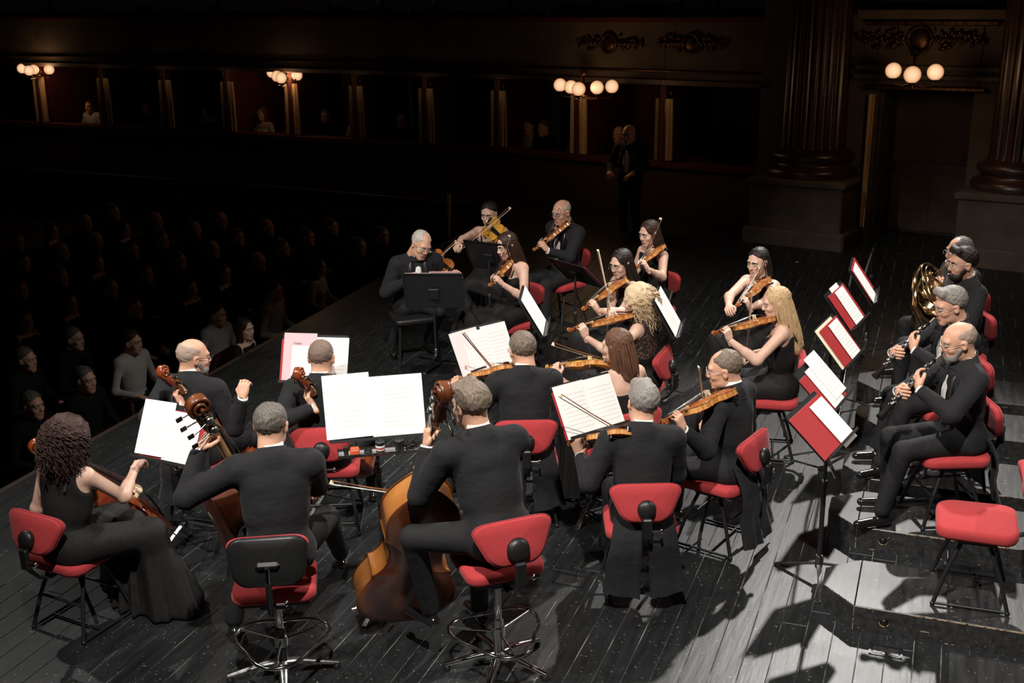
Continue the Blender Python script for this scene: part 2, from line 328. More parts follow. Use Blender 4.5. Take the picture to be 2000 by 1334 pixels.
HANDS = {}
def hand(pose, left, h=.0042):
    if (pose, left) in HANDS: return HANDS[pose, left]
    cu = {'hold': (48, 62, 40), 'bow': (38, 48, 30), 'relax': (18, 26, 16), 'keys': (34, 40, 22)}[pose]; pr = []
    pr += [el((0, .05, 0), (.038, .046, .015), .012), rc((0, -.03, 0), (0, .02, 0), .024, .026, .02, fl=(V(0, 0, 1), .75))]
    for i, (x, L, r) in enumerate(((-.030, .075, .0088), (-.010, .083, .0092), (.010, .078, .0088), (.029, .062, .0078))):
        p = V(x, .088 - abs(x) * .15, 0); pr.append(rc((x * .5, .02, 0), p, .013, .0115, .008)); a = math.radians(cu[0] * (.85 + .12 * i)); sp = x * 2.2
        for sgm, c in ((.45, cu[1]), (.30, cu[2]), (.25, 0)):
            d = V(math.sin(sp) * .4, math.cos(a), -math.sin(a)); e = p + nz(d) * L * sgm; pr.append(rc(p, e, r, r * .93, .003)); p = e; a += math.radians(c)
    t0 = V(-.026, .022, -.004); t1 = V(-.050, .052, -.020); t2 = V(-.046, .078, -.038) if pose != 'relax' else V(-.062, .085, -.022); t3 = V(-.028, .092, -.052) if pose != 'relax' else V(-.064, .108, -.026)
    pr += [rc(t0, t1, .015, .0125, .01), rc(t1, t2, .0115, .0105, .003), rc(t2, t3, .0102, .008, .003)]
    v, q, m = nets(pr, h)
    if left: v = v * V(-1, 1, 1); q = q[:, ::-1]
    HANDS[pose, left] = (v, q, m); return HANDS[pose, left]

HEADS = {}
def headmesh(sex, old, h):
    key = (sex, old, h)
    if key in HEADS: return HEADS[key]
    f = sex == 'f'; pr = [el((0, -.012, .035), (.076, .096, .086), .02), el((0, .030, -.025), (.060, .064, .085), .03), el((0, .038, -.072), (.048 if f else .054, .052, .036), .03),
        rc((-.012, .072, -.098), (.012, .072, -.098), .018 if f else .022, .018 if f else .022, .02), rc((0, .088, .018), (0, .108, -.018), .007, .011, .012), el((0, .099, -.026), (.017, .013, .009), .008),
        rc((-.040, .078, .032), (.040, .078, .032), .011, .011, .02)]
    for sx in (-1, 1):
        pr += [el((sx * .042, .062, -.022), (.022, .022, .02), .02), el((sx * .079, -.004, -.002), (.008, .019, .031), .006, R=RZ(sx * 18)), el((sx * .083, -.012, .014), (.006, .014, .014), .006)]
    pr += [el((-.032, .096, .010), (.017, .012, .010), .012, op='-'), el((.032, .096, .010), (.017, .012, .010), .012, op='-'), el((-.084, .002, -.002), (.004, .009, .016), .004, op='-'), el((.084, .002, -.002), (.004, .009, .016), .004, op='-')]
    for sx in (-1, 1): pr += [el((sx * .032, .082, .009), (.0135, .0115, .0115), .002, m=2), el((sx * .032, .0905, .009), (.0062, .0042, .0062), .001, m=3), rc((sx * .018, .096, .031), (sx * .046, .086, .032), .0045, .003, .004, m=4)]
    pr += [rc((-.018, .094, -.052), (.018, .094, -.052), .0055, .0055, .006, m=1), rc((-.014, .0935, -.062), (.014, .0935, -.062), .0065, .0065, .006, m=1), rc((0, -.02, -.03), (0, -.035, -.15), .052 if f else .060, .055 if f else .064, .03)]
    HEADS[key] = nets(pr, h); return HEADS[key]

def strands(mb, m, kind, n, seed, L=.3):
    r = random.Random(seed)
    for i in range(n):
        if kind == 'curly':
            a = r.uniform(0, 2 * math.pi); e = r.uniform(-.9, 1.5); d = V(math.cos(a) * math.cos(e), math.sin(a) * math.cos(e) - .15, math.sin(e))
            if d[1] > .45 and d[2] < .75: continue
            p = V(0, -.03, .015) + d * V(.115, .125, .120); pts = []; ph = r.uniform(0, 6.3); ln = r.uniform(.45, 1) * L; rad = r.uniform(.006, .013); dr = nz(d + V(0, 0, -.2)); k = 15
            for j in range(k):
                t = j / (k - 1); c = p + dr * ln * .22 * t * (1 - .3 * t) + V(0, 0, -1) * ln * .95 * t * t; s_ = V(math.cos(ph + t * 17), math.sin(ph + t * 17), math.sin(ph + t * 11) * .4) * rad * min(1, t * 4); pts.append(c + s_)
            mb.tube(pts, [.0036 * (1 - .5 * j / (k - 1)) for j in range(k)], m, 3, cap=False)
        else:
            a = r.uniform(-2.15, 2.15) - math.pi / 2; top = V(r.uniform(-.02, .02), .02, .125); side = V(.084 * math.cos(a), -.02 + .098 * math.sin(a), r.uniform(-.01, .04)); ln = L * r.uniform(.82, 1.05); w_ = r.uniform(.85, 1.08)
            end = V(side[0] * 1.05 * w_, min(side[1], .02) - .02, -ln); ph = r.uniform(0, 6); pts = []; k = 9
            for j in range(k):
                t = j / (k - 1)
                if t < .4: u = t / .4; q = top * (1 - u) ** 2 + 2 * u * (1 - u) * V(side[0] * .8, side[1] * .8, .125) + side * u * u
                else: u = (t - .4) / .6; q = side * (1 - u) + end * u + V(side[0] * .25, side[1] * .1, 0) * math.sin(math.pi * u) * .5
                if kind == 'wavy': q = q + V(math.sin(ph + t * 12), math.cos(ph + t * 12), 0) * .008 * t
                pts.append(q)
            mb.tube(pts, [.0048] * (k - 1) + [.002], m, 4, cap=False)
def hairmesh(kind, h):
    cap = [el((0, -.020, .040), (.085, .105, .092), .01)]
    face = el((0, .094, -.020), (.061, .078, .124), .016, op='-'); line = hs((0, .86, -1), -.020, .012); ears = [el((s * .09, .012, -.022), (.03, .032, .04), .01, op='-') for s in (-1, 1)]
    if kind == 'short': pr = [el((0, -.020, .040), (.087, .106, .094), .01), face, line] + ears
    elif kind == 'crop': pr = [el((0, -.0155, .036), (.0795, .0990, .0885), .01), face, line] + ears
    elif kind == 'quiff': pr = [el((0, -.018, .044), (.088, .108, .096), .01), rc((-.03, .05, .11), (.03, .05, .115), .035, .035, .02), face, line] + ears
    elif kind == 'ring': pr = [el((0, -.016, .036), (.0795, .0985, .0885), .01), face, line, el((0, .02, .135), (.080, .115, .095), .015, op='-')] + ears
    elif kind == 'thin': pr = [el((0, -.018, .038), (.0830, .1020, .0900), .01), face, line, el((0, .050, .135), (.048, .055, .050), .015, op='-')] + ears
    elif kind == 'side': pr = [el((0, -.020, .042), (.090, .108, .096), .01), rc((-.05, .04, .10), (.04, .02, .12), .03, .03, .03), face, line, el((0, -.02, -.04), (.086, .09, .05), .02, op='-')] + ears
    elif kind == 'curly': pr = [el((0, -.030, .03), (.118, .124, .120), .02), rc((0, -.065, .0), (0, -.07, -.09), .10, .09, .03), el((0, .115, -.03), (.075, .085, .10), .01, op='-')]
    else:
        L = {'bob': .20, 'long': .30, 'verylong': .38, 'pony': .24, 'updo': .02}[kind]; w_ = {'bob': .088, 'long': .085, 'verylong': .088, 'pony': .045, 'updo': .04}[kind]
        pr = [el((0, -.020, .040), (.085, .106, .092), .01), face]
        if kind in ('pony', 'updo'): pr += [line] + ears + [rc((0, -.11, .0), (0, -.10, -L), .04, w_, .02), ]
        else: pr += [rc((0, -.045, -.01), (0, -.065, -L), .088, w_, .02, fl=(V(0, 1, 0), .62)), rc((-.06, -.01, 0), (-.055, -.02, -L * .75), .03, .03, .02), rc((.06, -.01, 0), (.055, -.02, -L * .75), .03, .03, .02), el((0, .10, -.08), (.058, .085, .13), .01, op='-')]
    v, q, m = nets(pr, h); amp = .005 if kind == 'curly' else .0022; fr = 60 if kind == 'curly' else 120
    c = V(0, -.02, .03); d = v - c; d /= np.linalg.norm(d, axis=1)[:, None]; no = np.sin(v[:, 0] * fr + 3 * np.sin(v[:, 2] * fr * .6)) * np.sin(v[:, 1] * fr * .9 + 2 * np.sin(v[:, 0] * fr * .5)); v = v + d * (amp * no)[:, None]
    return v, q, m
def ik(S, Wp, l1, l2, pole):
    d = Wp - S; L = np.linalg.norm(d); k = 1.0
    if L > (l1 + l2) * .985: k = L / ((l1 + l2) * .985)
    l1 *= k; l2 *= k; u = d / L; a = (l1 * l1 - l2 * l2 + L * L) / (2 * L); hh = math.sqrt(max(0, l1 * l1 - a * a)); p = np.array(pole, float); p = nz(p - u * (p @ u)); return S + u * a + p * hh

PEOPLE = {}
def person(key, label, px, yaw, sex='m', sh=.47, z0=0., lean=8, side=0, twist=0, hy=0, hp=10, hr=0, hair='short', hm=None, sc=1., L=None, R=None, res=.0095, glasses=None, beard=None, bs=1.0,
           tails=None, skirt=None, knees=None, feet=None, skin=None, cat='person', group=None, outfit='tails', poleL=(-.5, -.2, -1), poleR=(.7, -.3, -1), hh=.0045, legs='normal', pos=None, stand=False, strand=0, spread=.13, hx=0, hyf=0, kneeW=None, footW=None):
    """head pixel px gives the ground place; L/R = dict(p=world grip point, y=world hand direction, n=world palm normal, pose)"""
    f = sex == 'f'; RP = RZ(yaw - 90); W2 = lambda v: RP.T @ (np.array(v) - root)
    hipz = (z0 + sh + .10 * sc) if not stand else z0 + .93 * sc
    sv = nz(V(math.sin(math.radians(side)), math.sin(math.radians(lean)), math.cos(math.radians(lean)))); P = V(0, 0, hipz); Nk = P + .50 * sc * sv
    HR = RZ(hy) @ RX(-hp) @ RY(hr); hu = HR @ V(0, 0, 1); Hc = Nk + V(hx, .025 + hyf, 0) + (nz(hu * .5 + sv * .5)) * .150 * sc; hz_ = Hc[2]
    g = np.array(pos, float) if pos is not None else G(px[0], px[1], hz_); root = V(g[0], g[1], 0) - RP @ V(Hc[0], Hc[1], 0)
    tw = math.radians(twist); rr = V(math.cos(tw), math.sin(tw), 0); bw = (.150 if f else .192) * sc; Sh = {-1: Nk - .055 * sc * sv - rr * bw, 1: Nk - .055 * sc * sv + rr * bw}; fy = np.cross(V(0, 0, 1), rr)
    pr = []; dr = []; k = .05; cw = 1.10 if not f else .86; BODY, TR = (5, 6) if not f else (0, 6)
    pr += [rc(P + V(-.06, -.01, 0), P + V(.06, -.01, 0), .118 * sc * cw, .118 * sc * cw, k, BODY), rc(P + V(0, .01, .06), P + sv * .22 * sc, .135 * cw * sc, .128 * cw * sc, k, BODY, fl=(V(0, 1, 0), .82)),
           rc(P + sv * .22 * sc - rr * .04, P + sv * .36 * sc - rr * .05, .12 * cw * sc, .125 * cw * sc, k, BODY, fl=(fy, .85)), rc(P + sv * .22 * sc + rr * .04, P + sv * .36 * sc + rr * .05, .12 * cw * sc, .125 * cw * sc, k, BODY, fl=(fy, .85)),
           rc(Sh[-1] + rr * .03, Sh[1] - rr * .03, .066 * sc * cw, .066 * sc * cw, .05, BODY), rc(Nk + V(0, -.015, -.05), Nk + V(0, -.01, .015), .075 * cw, .062 * cw, .04, BODY)]
    if not f: pr += [rc(Nk + V(0, -.025, .0), Sh[s_] * .9 + Nk * .1 + V(0, -.01, .01), .058, .062, .04, BODY) for s_ in (-1, 1)]
    if f: pr += [el(P + sv * .31 - rr * .065 + fy * .085, (.055, .05, .055), .03, 0), el(P + sv * .31 + rr * .065 + fy * .085, (.055, .05, .055), .03, 0)]
    neck_top = Hc + HR @ V(0, -.025, -.06); pr.append(rc(Nk + V(0, -.01, -.04 if f else .02), neck_top, (.050 if f else .058), (.046 if f else .055), .02, 0))
    Kn = {}; Ft = {}
    for s in (-1, 1):
        if stand: Kn[s] = V(s * .1, .03, z0 + .5); Ft[s] = V(s * .11, .0, z0 + .09); toe = Ft[s] + V(s * .03, .17, -.05)
        else:
            Kn[s] = V(s * spread, .43 * sc, z0 + sh + .055); Ft[s] = V(s * (spread + .01), .46 * sc, z0 + .09)
            if knees and knees.get(s) is not None: Kn[s] = Kn[s] + np.array(knees[s], float)
            if feet and feet.get(s) is not None: Ft[s] = Ft[s] + np.array(feet[s], float)
            if kneeW and s in kneeW: Kn[s] = W2(kneeW[s])
        if footW and s in footW: Ft[s] = W2(footW[s])
        toe = Ft[s] + nz(V(s * .2, 1, 0)) * .17 + V(0, 0, -.052)
        hip = P + V(s * .085, .02, -.01)
        pr += [rc(hip, Kn[s], .095 * sc * (1 if not f else .95), .068, .04, TR), rc(Kn[s], Ft[s] + V(0, 0, .03), .066, .054, .02, TR), rc(Ft[s] + V(0, -.03, -.045), toe, .038, .030, .015, 7, fl=(V(0, 0, 1), .9))]
    hands = []; cuffs = []
    for s, spec, pole in ((-1, L, poleL), (1, R, poleR)):
        if spec is None: spec = dict(l=V(s * .15, .34, hipz + .07), y=None, n=V(0, 0, -1), pose='relax', local=1)
        if spec.get('local') or 'l' in spec: gp = np.array(spec['l'], float); ny = spec['n']; yd = spec.get('y')
        else: gp = W2(spec['p']); ny = RP.T @ np.array(spec['n'], float); yd = None if spec.get('y') is None else RP.T @ np.array(spec['y'], float)
        hs_ = (.93 if f else 1.02); S0 = Sh[s]; l1, l2 = .285 * sc, .25 * sc
        if yd is None: yd = nz(gp - ik(S0, gp - nz(gp - S0) * .08, l1, l2, pole))
        Rh = frame(yd, -np.array(ny, float)); wr = gp - Rh @ V(0, .088, -.032) * hs_; E = ik(S0, wr, l1, l2, pole); mA = 5 if not f else 0; w0, w1, w2 = (.074, .060, .043) if not f else (.046, .038, .026)
        if outfit == 'sleeves': mA = 5; w0, w1, w2 = .055, .045, .035
        d2 = nz(wr - E); pr += [rc(S0, E, w0 * sc, w1 * sc, .03, mA), rc(E, wr - d2 * (.03 if not f else 0), w1 * sc, w2 * sc, .02, mA)]
        if f: pr.append(rc(E, E + (wr - E) * .4, .038, .036, .02, mA))
        v, q, m = hand(spec.get('pose', 'hold'), s < 0); hands.append((v * hs_ @ Rh.T + wr, q, m * 0)); cuffs.append((wr, d2))
    v, q, m = nets(pr, res); hv, hq, hm_ = headmesh(sex, 0, hh); parts = [(v, q, m), (hv * (1.05 if not f else .98) @ HR.T + Hc, hq, hm_)] + hands
    v, q, m = join(parts); SK = skin or (SKIN if not f else SKIN2); hmat = hm or H_DARK
    M = MX(RP, root); root_o = empty('person', M, label, cat, group)
    c5 = COAT if not f else DRESS
    o = bpy.data.objects.new('body', mkmesh('body', v, q, m, [SK, LIP, EYE, IRIS, hmat if hmat not in (H_WHITE,) else H_GREY, c5, TROU, SHOE])); link(o, root_o)
    if hair:
        v, q, m = hairmesh(hair, .006); b = MB(); b.add(v, q.tolist(), hmat, True)
        if strand: strands(b, hmat, {'curly': 'curly', 'verylong': 'wavy'}.get(hair, 'straight'), strand, sum(px) if pos is None else 3, {'bob': .2, 'long': .3, 'verylong': .38, 'curly': .135 if hmat is not H_PLAT else .19, 'pony': .2}.get(hair, .2))
        b.obj('hair', root_o, MX(HR * (1.05 if not f else 1.08 if hmat is H_CURL else .98), Hc))
    b = MB()
    if beard:
        v, q, m = nets([el((0, .050, -.078), (.059, .052, .044), .01), rc((-.062, .02, -.03), (-.04, .055, -.08), .016, .02, .01), rc((.062, .02, -.03), (.04, .055, -.08), .016, .02, .01), rc((-.02, .096, -.043), (.02, .096, -.043), .006, .006, .01), el((0, .105, -.054), (.024, .02, .010), .004, op='-')], .005)
        b.add(v, q.tolist(), beard, True); b.obj('beard', root_o, MX(HR * bs * 1.05, Hc))
    if glasses:
        b = MB(); gm = {'dark': BLKP, 'wire': STRG}[glasses]
        for s in (-1, 1):
            ring = [V(s * .033 + .022 * math.cos(a), .108, .006 + .016 * math.sin(a)) for a in np.linspace(0, 2 * math.pi, 17)]; b.tube(ring, .0016, gm, 5); b.tube([V(s * .055, .107, .010), V(s * .078, .06, .012), V(s * .083, -.005, .012)], .0016, gm, 5)
        b.tube([V(-.011, .109, .008), V(0, .112, .010), V(.011, .109, .008)], .0015, gm, 5); b.obj('glasses', root_o, MX(HR * (1.05 if not f else .98), Hc))
    if not f and outfit == 'tails':
        ax = nz(neck_top - Nk); Fr = frame(fy, ax); n = 22;  b = MB()          # collar ring, jacket collar, cuffs, bow tie, shirt front, lapels
        def ring(c, rx, ry, t=0): return [(c + Fr @ V(rx * math.cos(a), ry * math.sin(a), t * math.sin(a))).tolist() for a in np.linspace(0, 2 * math.pi, n, endpoint=False)]
        c0 = Nk + ax * .030 - fy * .006; b.loft([ring(c0, .066, .070), ring(c0 + ax * .052, .063, .067, -.008), ring(c0 + ax * .052, .059, .063, -.008), ring(c0, .058, .060)], SHIRT, cap=False); b.obj('shirt_collar', root_o)
        b = MB(); b.loft([ring(c0 - ax * .05, .118, .100), ring(c0 - ax * .012, .086, .084), ring(c0 + ax * .026, .077, .079, -.034), ring(c0 + ax * .020, .069, .072, -.034)], COAT, cap=False); b.obj('jacket_collar', root_o)
        b = MB(); ct = c0 + ax * .012 + fy * .072
        for s in (-1, 1): b.loft([[(ct + rr * s * x + V(0, 0, z) + fy * yv).tolist() for z, yv in ((-hh_, 0), (0, .009), (hh_, 0), (0, -.005))] for x, hh_ in ((.004, .008), (.025, .020), (.044, .022))], SHIRT)
        b.ball(ct + fy * .003, .010, SHIRT, 8); b.obj('bow_tie', root_o)
        b = MB(); rows = []
        for t, wd, out in ((0.97, .025, .052), (.85, .045, .100), (.65, .06, .132), (.45, .055, .138), (.22, .045, .135)):
            c = P + sv * .5 * sc * t; rows.append([(c + rr * x * wd + fy * (out - .022 * abs(x) ** 2 + .006)).tolist() for x in (-1, -.5, 0, .5, 1)] + [(c + rr * x * wd + fy * (out - .03)).tolist() for x in (1, 0, -1)])
        b.loft(rows, SHIRT); b.obj('shirt_front', root_o)
        b = MB()
        for s in (-1, 1):
            rows = []
            for t, x0, wd, out in ((.99, .05, .02, .045), (.85, .048, .05, .098), (.65, .062, .05, .128), (.45, .058, .03, .136), (.25, .047, .012, .136)):
                c = P + sv * .5 * sc * t; rows.append([(c + rr * s * (x0 + x) + fy * (out + e)).tolist() for x, e in ((0, .0), (0, .012), (wd, .006), (wd, -.008))])
            b.loft([r if s > 0 else r[::-1] for r in rows], SILK)
        b.obj('lapels', root_o)
    if not f and outfit == 'tails':
        for wr, d2 in cuffs:
            Fc = frame(np.cross(d2, V(.1, .2, 1)), d2); rg = lambda t, r: [(wr + d2 * t + Fc @ V(r * math.cos(a), r * math.sin(a), 0)).tolist() for a in np.linspace(0, 2 * math.pi, 16, endpoint=False)]
            b = MB(); b.loft([rg(-.05, .036), rg(.008, .034), rg(.008, .030), rg(-.03, .028)], SHIRT, cap=False); b.obj('cuff', root_o)
    if tails:
        for s in (-1, 1):
            rows = []
            for t in np.linspace(0, 1, 7):
                z = (hipz + .05) * (1 - t) + (z0 + tails[0]) * t; y0 = -.125 - .045 * math.sin(math.pi * min(1, t * 1.5)) - tails[1] * t; xa = .012 + .02 * t; xb = .17 + .08 * t
                nn = 9; fr_ = [(s * (xa + (xb - xa) * u), y0 + .05 * u * u * (1 - .4 * t) + .010 * t * math.sin(u * 9 + s), z + .03 * t * u) for u in np.linspace(0, 1, nn)]; rows.append(fr_ + [(x, y + .012, zz) for x, y, zz in fr_[::-1]])
            b = MB(); b.loft([r if s > 0 else r[::-1] for r in rows], COAT); b.obj('coat_tail', root_o)
    if f:
        g = .007; top = P + sv * .36 * sc; dp = [rc(P + V(-.06, -.01, 0), P + V(.06, -.01, 0), .118 * cw + g, .118 * cw + g, k), rc(P + V(0, .01, .06), P + sv * .22, .135 * cw + g, .128 * cw + g, k, fl=(V(0, 1, 0), .82))]
        for s in (-1, 1): dp += [rc(P + sv * .22 + s * rr * .04, P + sv * .36 + s * rr * .05, .12 * cw + g, .125 * cw + g, k, fl=(fy, .85)), el(P + sv * .31 + s * rr * .065 + fy * .085, (.062, .057, .062), .03)]
        dp.append(rc(Sh[-1] + rr * .06, Sh[1] - rr * .06, .066 * cw + g, .066 * cw + g, .05))
        if outfit in ('halter', 'strap'):
            for s in (-1, 1): dp.append(el(Sh[s] + rr * s * .045 + V(0, 0, .0), (.075, .11, .11), .01, op='-'))
        cutb = {'halter': .50, 'strap': .39, 'high': .47, 'low': .36, 'lace': .50, 'sleeves': .48}[outfit]; dp.append(hs(sv + fy * (.25 if outfit != 'low' else -.25), (sv + fy * (.25 if outfit != 'low' else -.25)) @ (P + sv * cutb) / np.linalg.norm(sv + fy * (.25 if outfit != 'low' else -.25)), .006))
        v, q, m = nets(dp, .0095); mm = [LACE if outfit == 'lace' else DRESS, DRESS]; b = bpy.data.objects.new('dress_bodice', mkmesh('dress_bodice', v, q, (v[q].mean(1) @ sv < (P + sv * .2) @ sv).astype(int), mm)); link(b, root_o)
        if outfit in ('halter', 'strap'):
            b = MB()
            for s in (-1, 1):
                pts = [P + sv * .36 + s * rr * .08 + fy * .11, Nk - sv * .02 + s * rr * (.09 if outfit == 'strap' else .06) + fy * .03, Nk + sv * (.0 if outfit == 'strap' else .015) + s * rr * .07 - fy * .045, P + sv * .37 + s * rr * .07 - fy * .115]; b.tube(pts, .010, DRESS, 6, flat=.4)
            b.obj('shoulder_straps', root_o)
        sk = skirt or {}; wd = sk.get('w', .17); sp = [rc(P + V(-.05, 0, -.01), P + V(.05, 0, -.01), .135, .135, .05)]
        for s in (-1, 1): sp += [rc(P + V(s * .08, .02, -.0), Kn[s], .112, .088, .06), rc(Kn[s], Ft[s] + V(s * .02, .02, -.05) + np.array(sk.get('hem', (0, 0, 0))), .085, wd * .72, .07)]
        sp += [rc((Kn[-1] + Kn[1]) / 2, (Ft[-1] + Ft[1]) / 2 + V(0, .02, -.05) + np.array(sk.get('hem', (0, 0, 0))), .09, wd, .08), hs((0, 0, -1), -(z0 + .012), .004)]
        v, q, m = nets(sp, .013); cx = (Ft[-1] + Ft[1]) / 2; an = np.arctan2(v[:, 1] - cx[1], v[:, 0] - cx[0]); t = np.clip((z0 + .5 - v[:, 2]) / .5, 0, 1); d = v - cx; d[:, 2] = 0; d /= np.linalg.norm(d, axis=1)[:, None] + 1e-6
        v = v + d * ((.026 * np.sin(an * 13 + v[:, 2] * 2) + .012 * np.sin(an * 29 + 1)) * t ** .7)[:, None]; o = bpy.data.objects.new('long_skirt', mkmesh('long_skirt', v, q, None, [DRESS])); link(o, root_o)
    PEOPLE[key] = dict(root=root, R=RP, head=RP @ Hc + root, Hc=Hc, HR=RP @ HR, mouth=RP @ (Hc + HR @ V(0, .10, -.057)) + root, Kn={s: RP @ Kn[s] + root for s in Kn}, P=RP @ P + root, yaw=yaw, obj=root_o); return PEOPLE[key]

# ---------------------------------------------------------------- furniture
PIPE = mat('dark_red_piping', (.36, .03, .036), .8)
def rrect(w_, d, r, n=5, taper=1.0):
    pts = []
    for cx, cy, a0 in ((1, 1, 0), (-1, 1, 90), (-1, -1, 180), (1, -1, 270)):
        for i in range(n):
            a = math.radians(a0 + 90 * i / (n - 1)); x = cx * (w_ / 2 - r) + r * math.cos(a); y = cy * (d / 2 - r) + r * math.sin(a); pts.append((x * (1 + (taper - 1) * (y / d + .5)), y))
    return pts
def pad(o2, zf, th, m, rnd_=.022):
    """cushion from outline o2; zf(x, y) bends it; th thickness"""
    prof = ((.90, -th / 2), (.97, -th / 2 + .006), (1.0, -th / 2 + rnd_), (1.0, th / 2 - rnd_), (.975, th / 2 - .006), (.90, th / 2), (.5, th / 2 + .004), (.02, th / 2 + .005)); b = MB(); rings = []
    for s, z in ((.02, -th / 2), (.5, -th / 2)) + prof: rings.append([(x * s, y * s, zf(x * s, y * s) + z) for x, y in o2])
    b.loft(rings, m); return b
BO = [(x * .62 / .62, y) for x, y in rrect(.262, .225, .06, 6, 1.78)]
def backpad(m, shell=None):
    b = pad(BO, lambda x, y: -.55 * x * x + .25 * max(0, y - .02) ** 2, .055, m)
    if shell: b = pad(rrect(.36, .26, .075, 6, 1.2), lambda x, y: -.55 * x * x, .03, m)
    return b
SEATO = rrect(.45, .44, .09, 7, .93); seat_z = lambda x, y: -.10 * max(0, y - .08) ** 2 * 8 + .012 * math.cos(x * 9) - .02 * max(0, -y - .12)
ME = {}
def mesh_of(key, fn):
    if key not in ME: b = fn(); ME[key] = mkmesh(key, b.v, b.f, b.m, b.mats, b.s)
    return ME[key]
def part(name, key, fn, parent, M=None, **kw):
    o = bpy.data.objects.new(name, mesh_of(key, fn)); link(o, parent, M); return props(o, **kw)
def b_spine():
    b = MB(); b.tube([V(0, -.325, .675), V(0, -.345, .60), V(0, -.325, .50), V(0, -.27, .425), V(0, -.20, .395), V(0, -.02, .39)], [.024, .026, .026, .024, .022, .022], BLKM, 8, flat=.45, up=(0, 1, 0)); b.box((0, -.343, .575), (.058, .032, .13), BLKP, None, .008); return b
def b_hub():
    b = MB(); b.lathe((0, 0, 0), [(.001, 0), (.05, .0), (.056, .012), (.05, .03), (.03, .040), (.001, .042)], BLKP, 20, RX(90) @ RX(0)); return b
def b_pipe():
    b = MB(); pts = [V(x * 1.003, y * 1.003, -.55 * x * x + .25 * max(0, y - .02) ** 2 + .012) for x, y in BO]; b.tube(pts + [pts[0]], .0035, PIPE, 5, cap=False); return b
def b_knob():
    b = MB(); b.tube([V(.03, 0, 0), V(.075, 0, 0)], .006, CHROME, 8); b.lathe((.075, 0, 0), [(.001, 0), (.018, .0), (.018, .014), (.001, .014)], CHROME, 6, RY(90)); return b
def b_leg(sx, sy):
    def f():
        b = MB(); a = V(sx * .13, sy * .07, .40); c = V(sx * .205, sy * .20, .012); b.tube([a, (a + c) / 2 + V(sx * .006, sy * .01, 0), c], .0125, BLKM, 8); b.ball(c, .016, BLKP, 8); return b
    return f
def b_frame():
    b = MB(); b.box((0, 0, .395), (.30, .20, .03), BLKM, None, .006); b.box((0, 0, .418), (.36, .34, .016), BLKP, None, .004)
    return b
def b_run():
    b = MB()
    for s in (-1, 1): b.tube([V(s * .204, -.19, .016), V(s * .204, .19, .016)], .009, BLKM, 6)
    b.tube([V(-.165, .13, .20), V(.165, .13, .20)], .009, BLKM, 6); b.tube([V(-.165, -.13, .20), V(.165, -.13, .20)], .009, BLKM, 6); b.tube([V(-.204, -.05, .016), V(.204, -.05, .016)], .008, BLKM, 6); return b
BT = MX(RX(75), (0, -.262, .705))
def chair(p, yaw, label, z=0, group='red orchestra chairs'):
    r = empty('orchestra_chair', MX(RZ(yaw - 90), (p[0], p[1], z)), label, 'chair', group)
    part('seat', 'chair_seat', lambda: pad(SEATO, seat_z, .07, RED), r, MX(None, (0, .0, .462)))
    bk = part('backrest', 'chair_back', lambda: backpad(RED), r, BT); part('backrest_hub', 'chair_hub', b_hub, r, MX(RX(-15), (0, -.300, .683))); part('piping', 'chair_piping', b_pipe, bk)
    part('spine', 'chair_spine', b_spine, r); part('adjusting_knob', 'chair_knob', b_knob, r, MX(None, (0, -.343, .56)), label='chrome knob')
    part('under_frame', 'chair_frame', b_frame, r); part('floor_runners', 'chair_runner', b_run, r)
    for sx in (-1, 1):
        for sy in (-1, 1): part('leg', 'chair_leg_%d%d' % (sx, sy), b_leg(sx, sy), r)
    return r
def footring(z, r=.24):
    b = MB(); pts = []
    for i in range(31):
        a = 2 * math.pi * i / 30; q = r * (1 + .16 * math.cos(3 * a)); pts.append(V(q * math.cos(a + .5), q * math.sin(a + .5), z))
    b.tube(pts, .011, CHROME, 8, cap=False)
    for i in range(3): a = 2 * math.pi * i / 3 + .5; b.tube([V(0, 0, z + .0), V(r * 1.16 * math.cos(a), r * 1.16 * math.sin(a), z)], .008, CHROME, 6)
    b.tube([V(0, 0, z - .03), V(0, 0, z + .03)], .036, CHROME, 14); return b
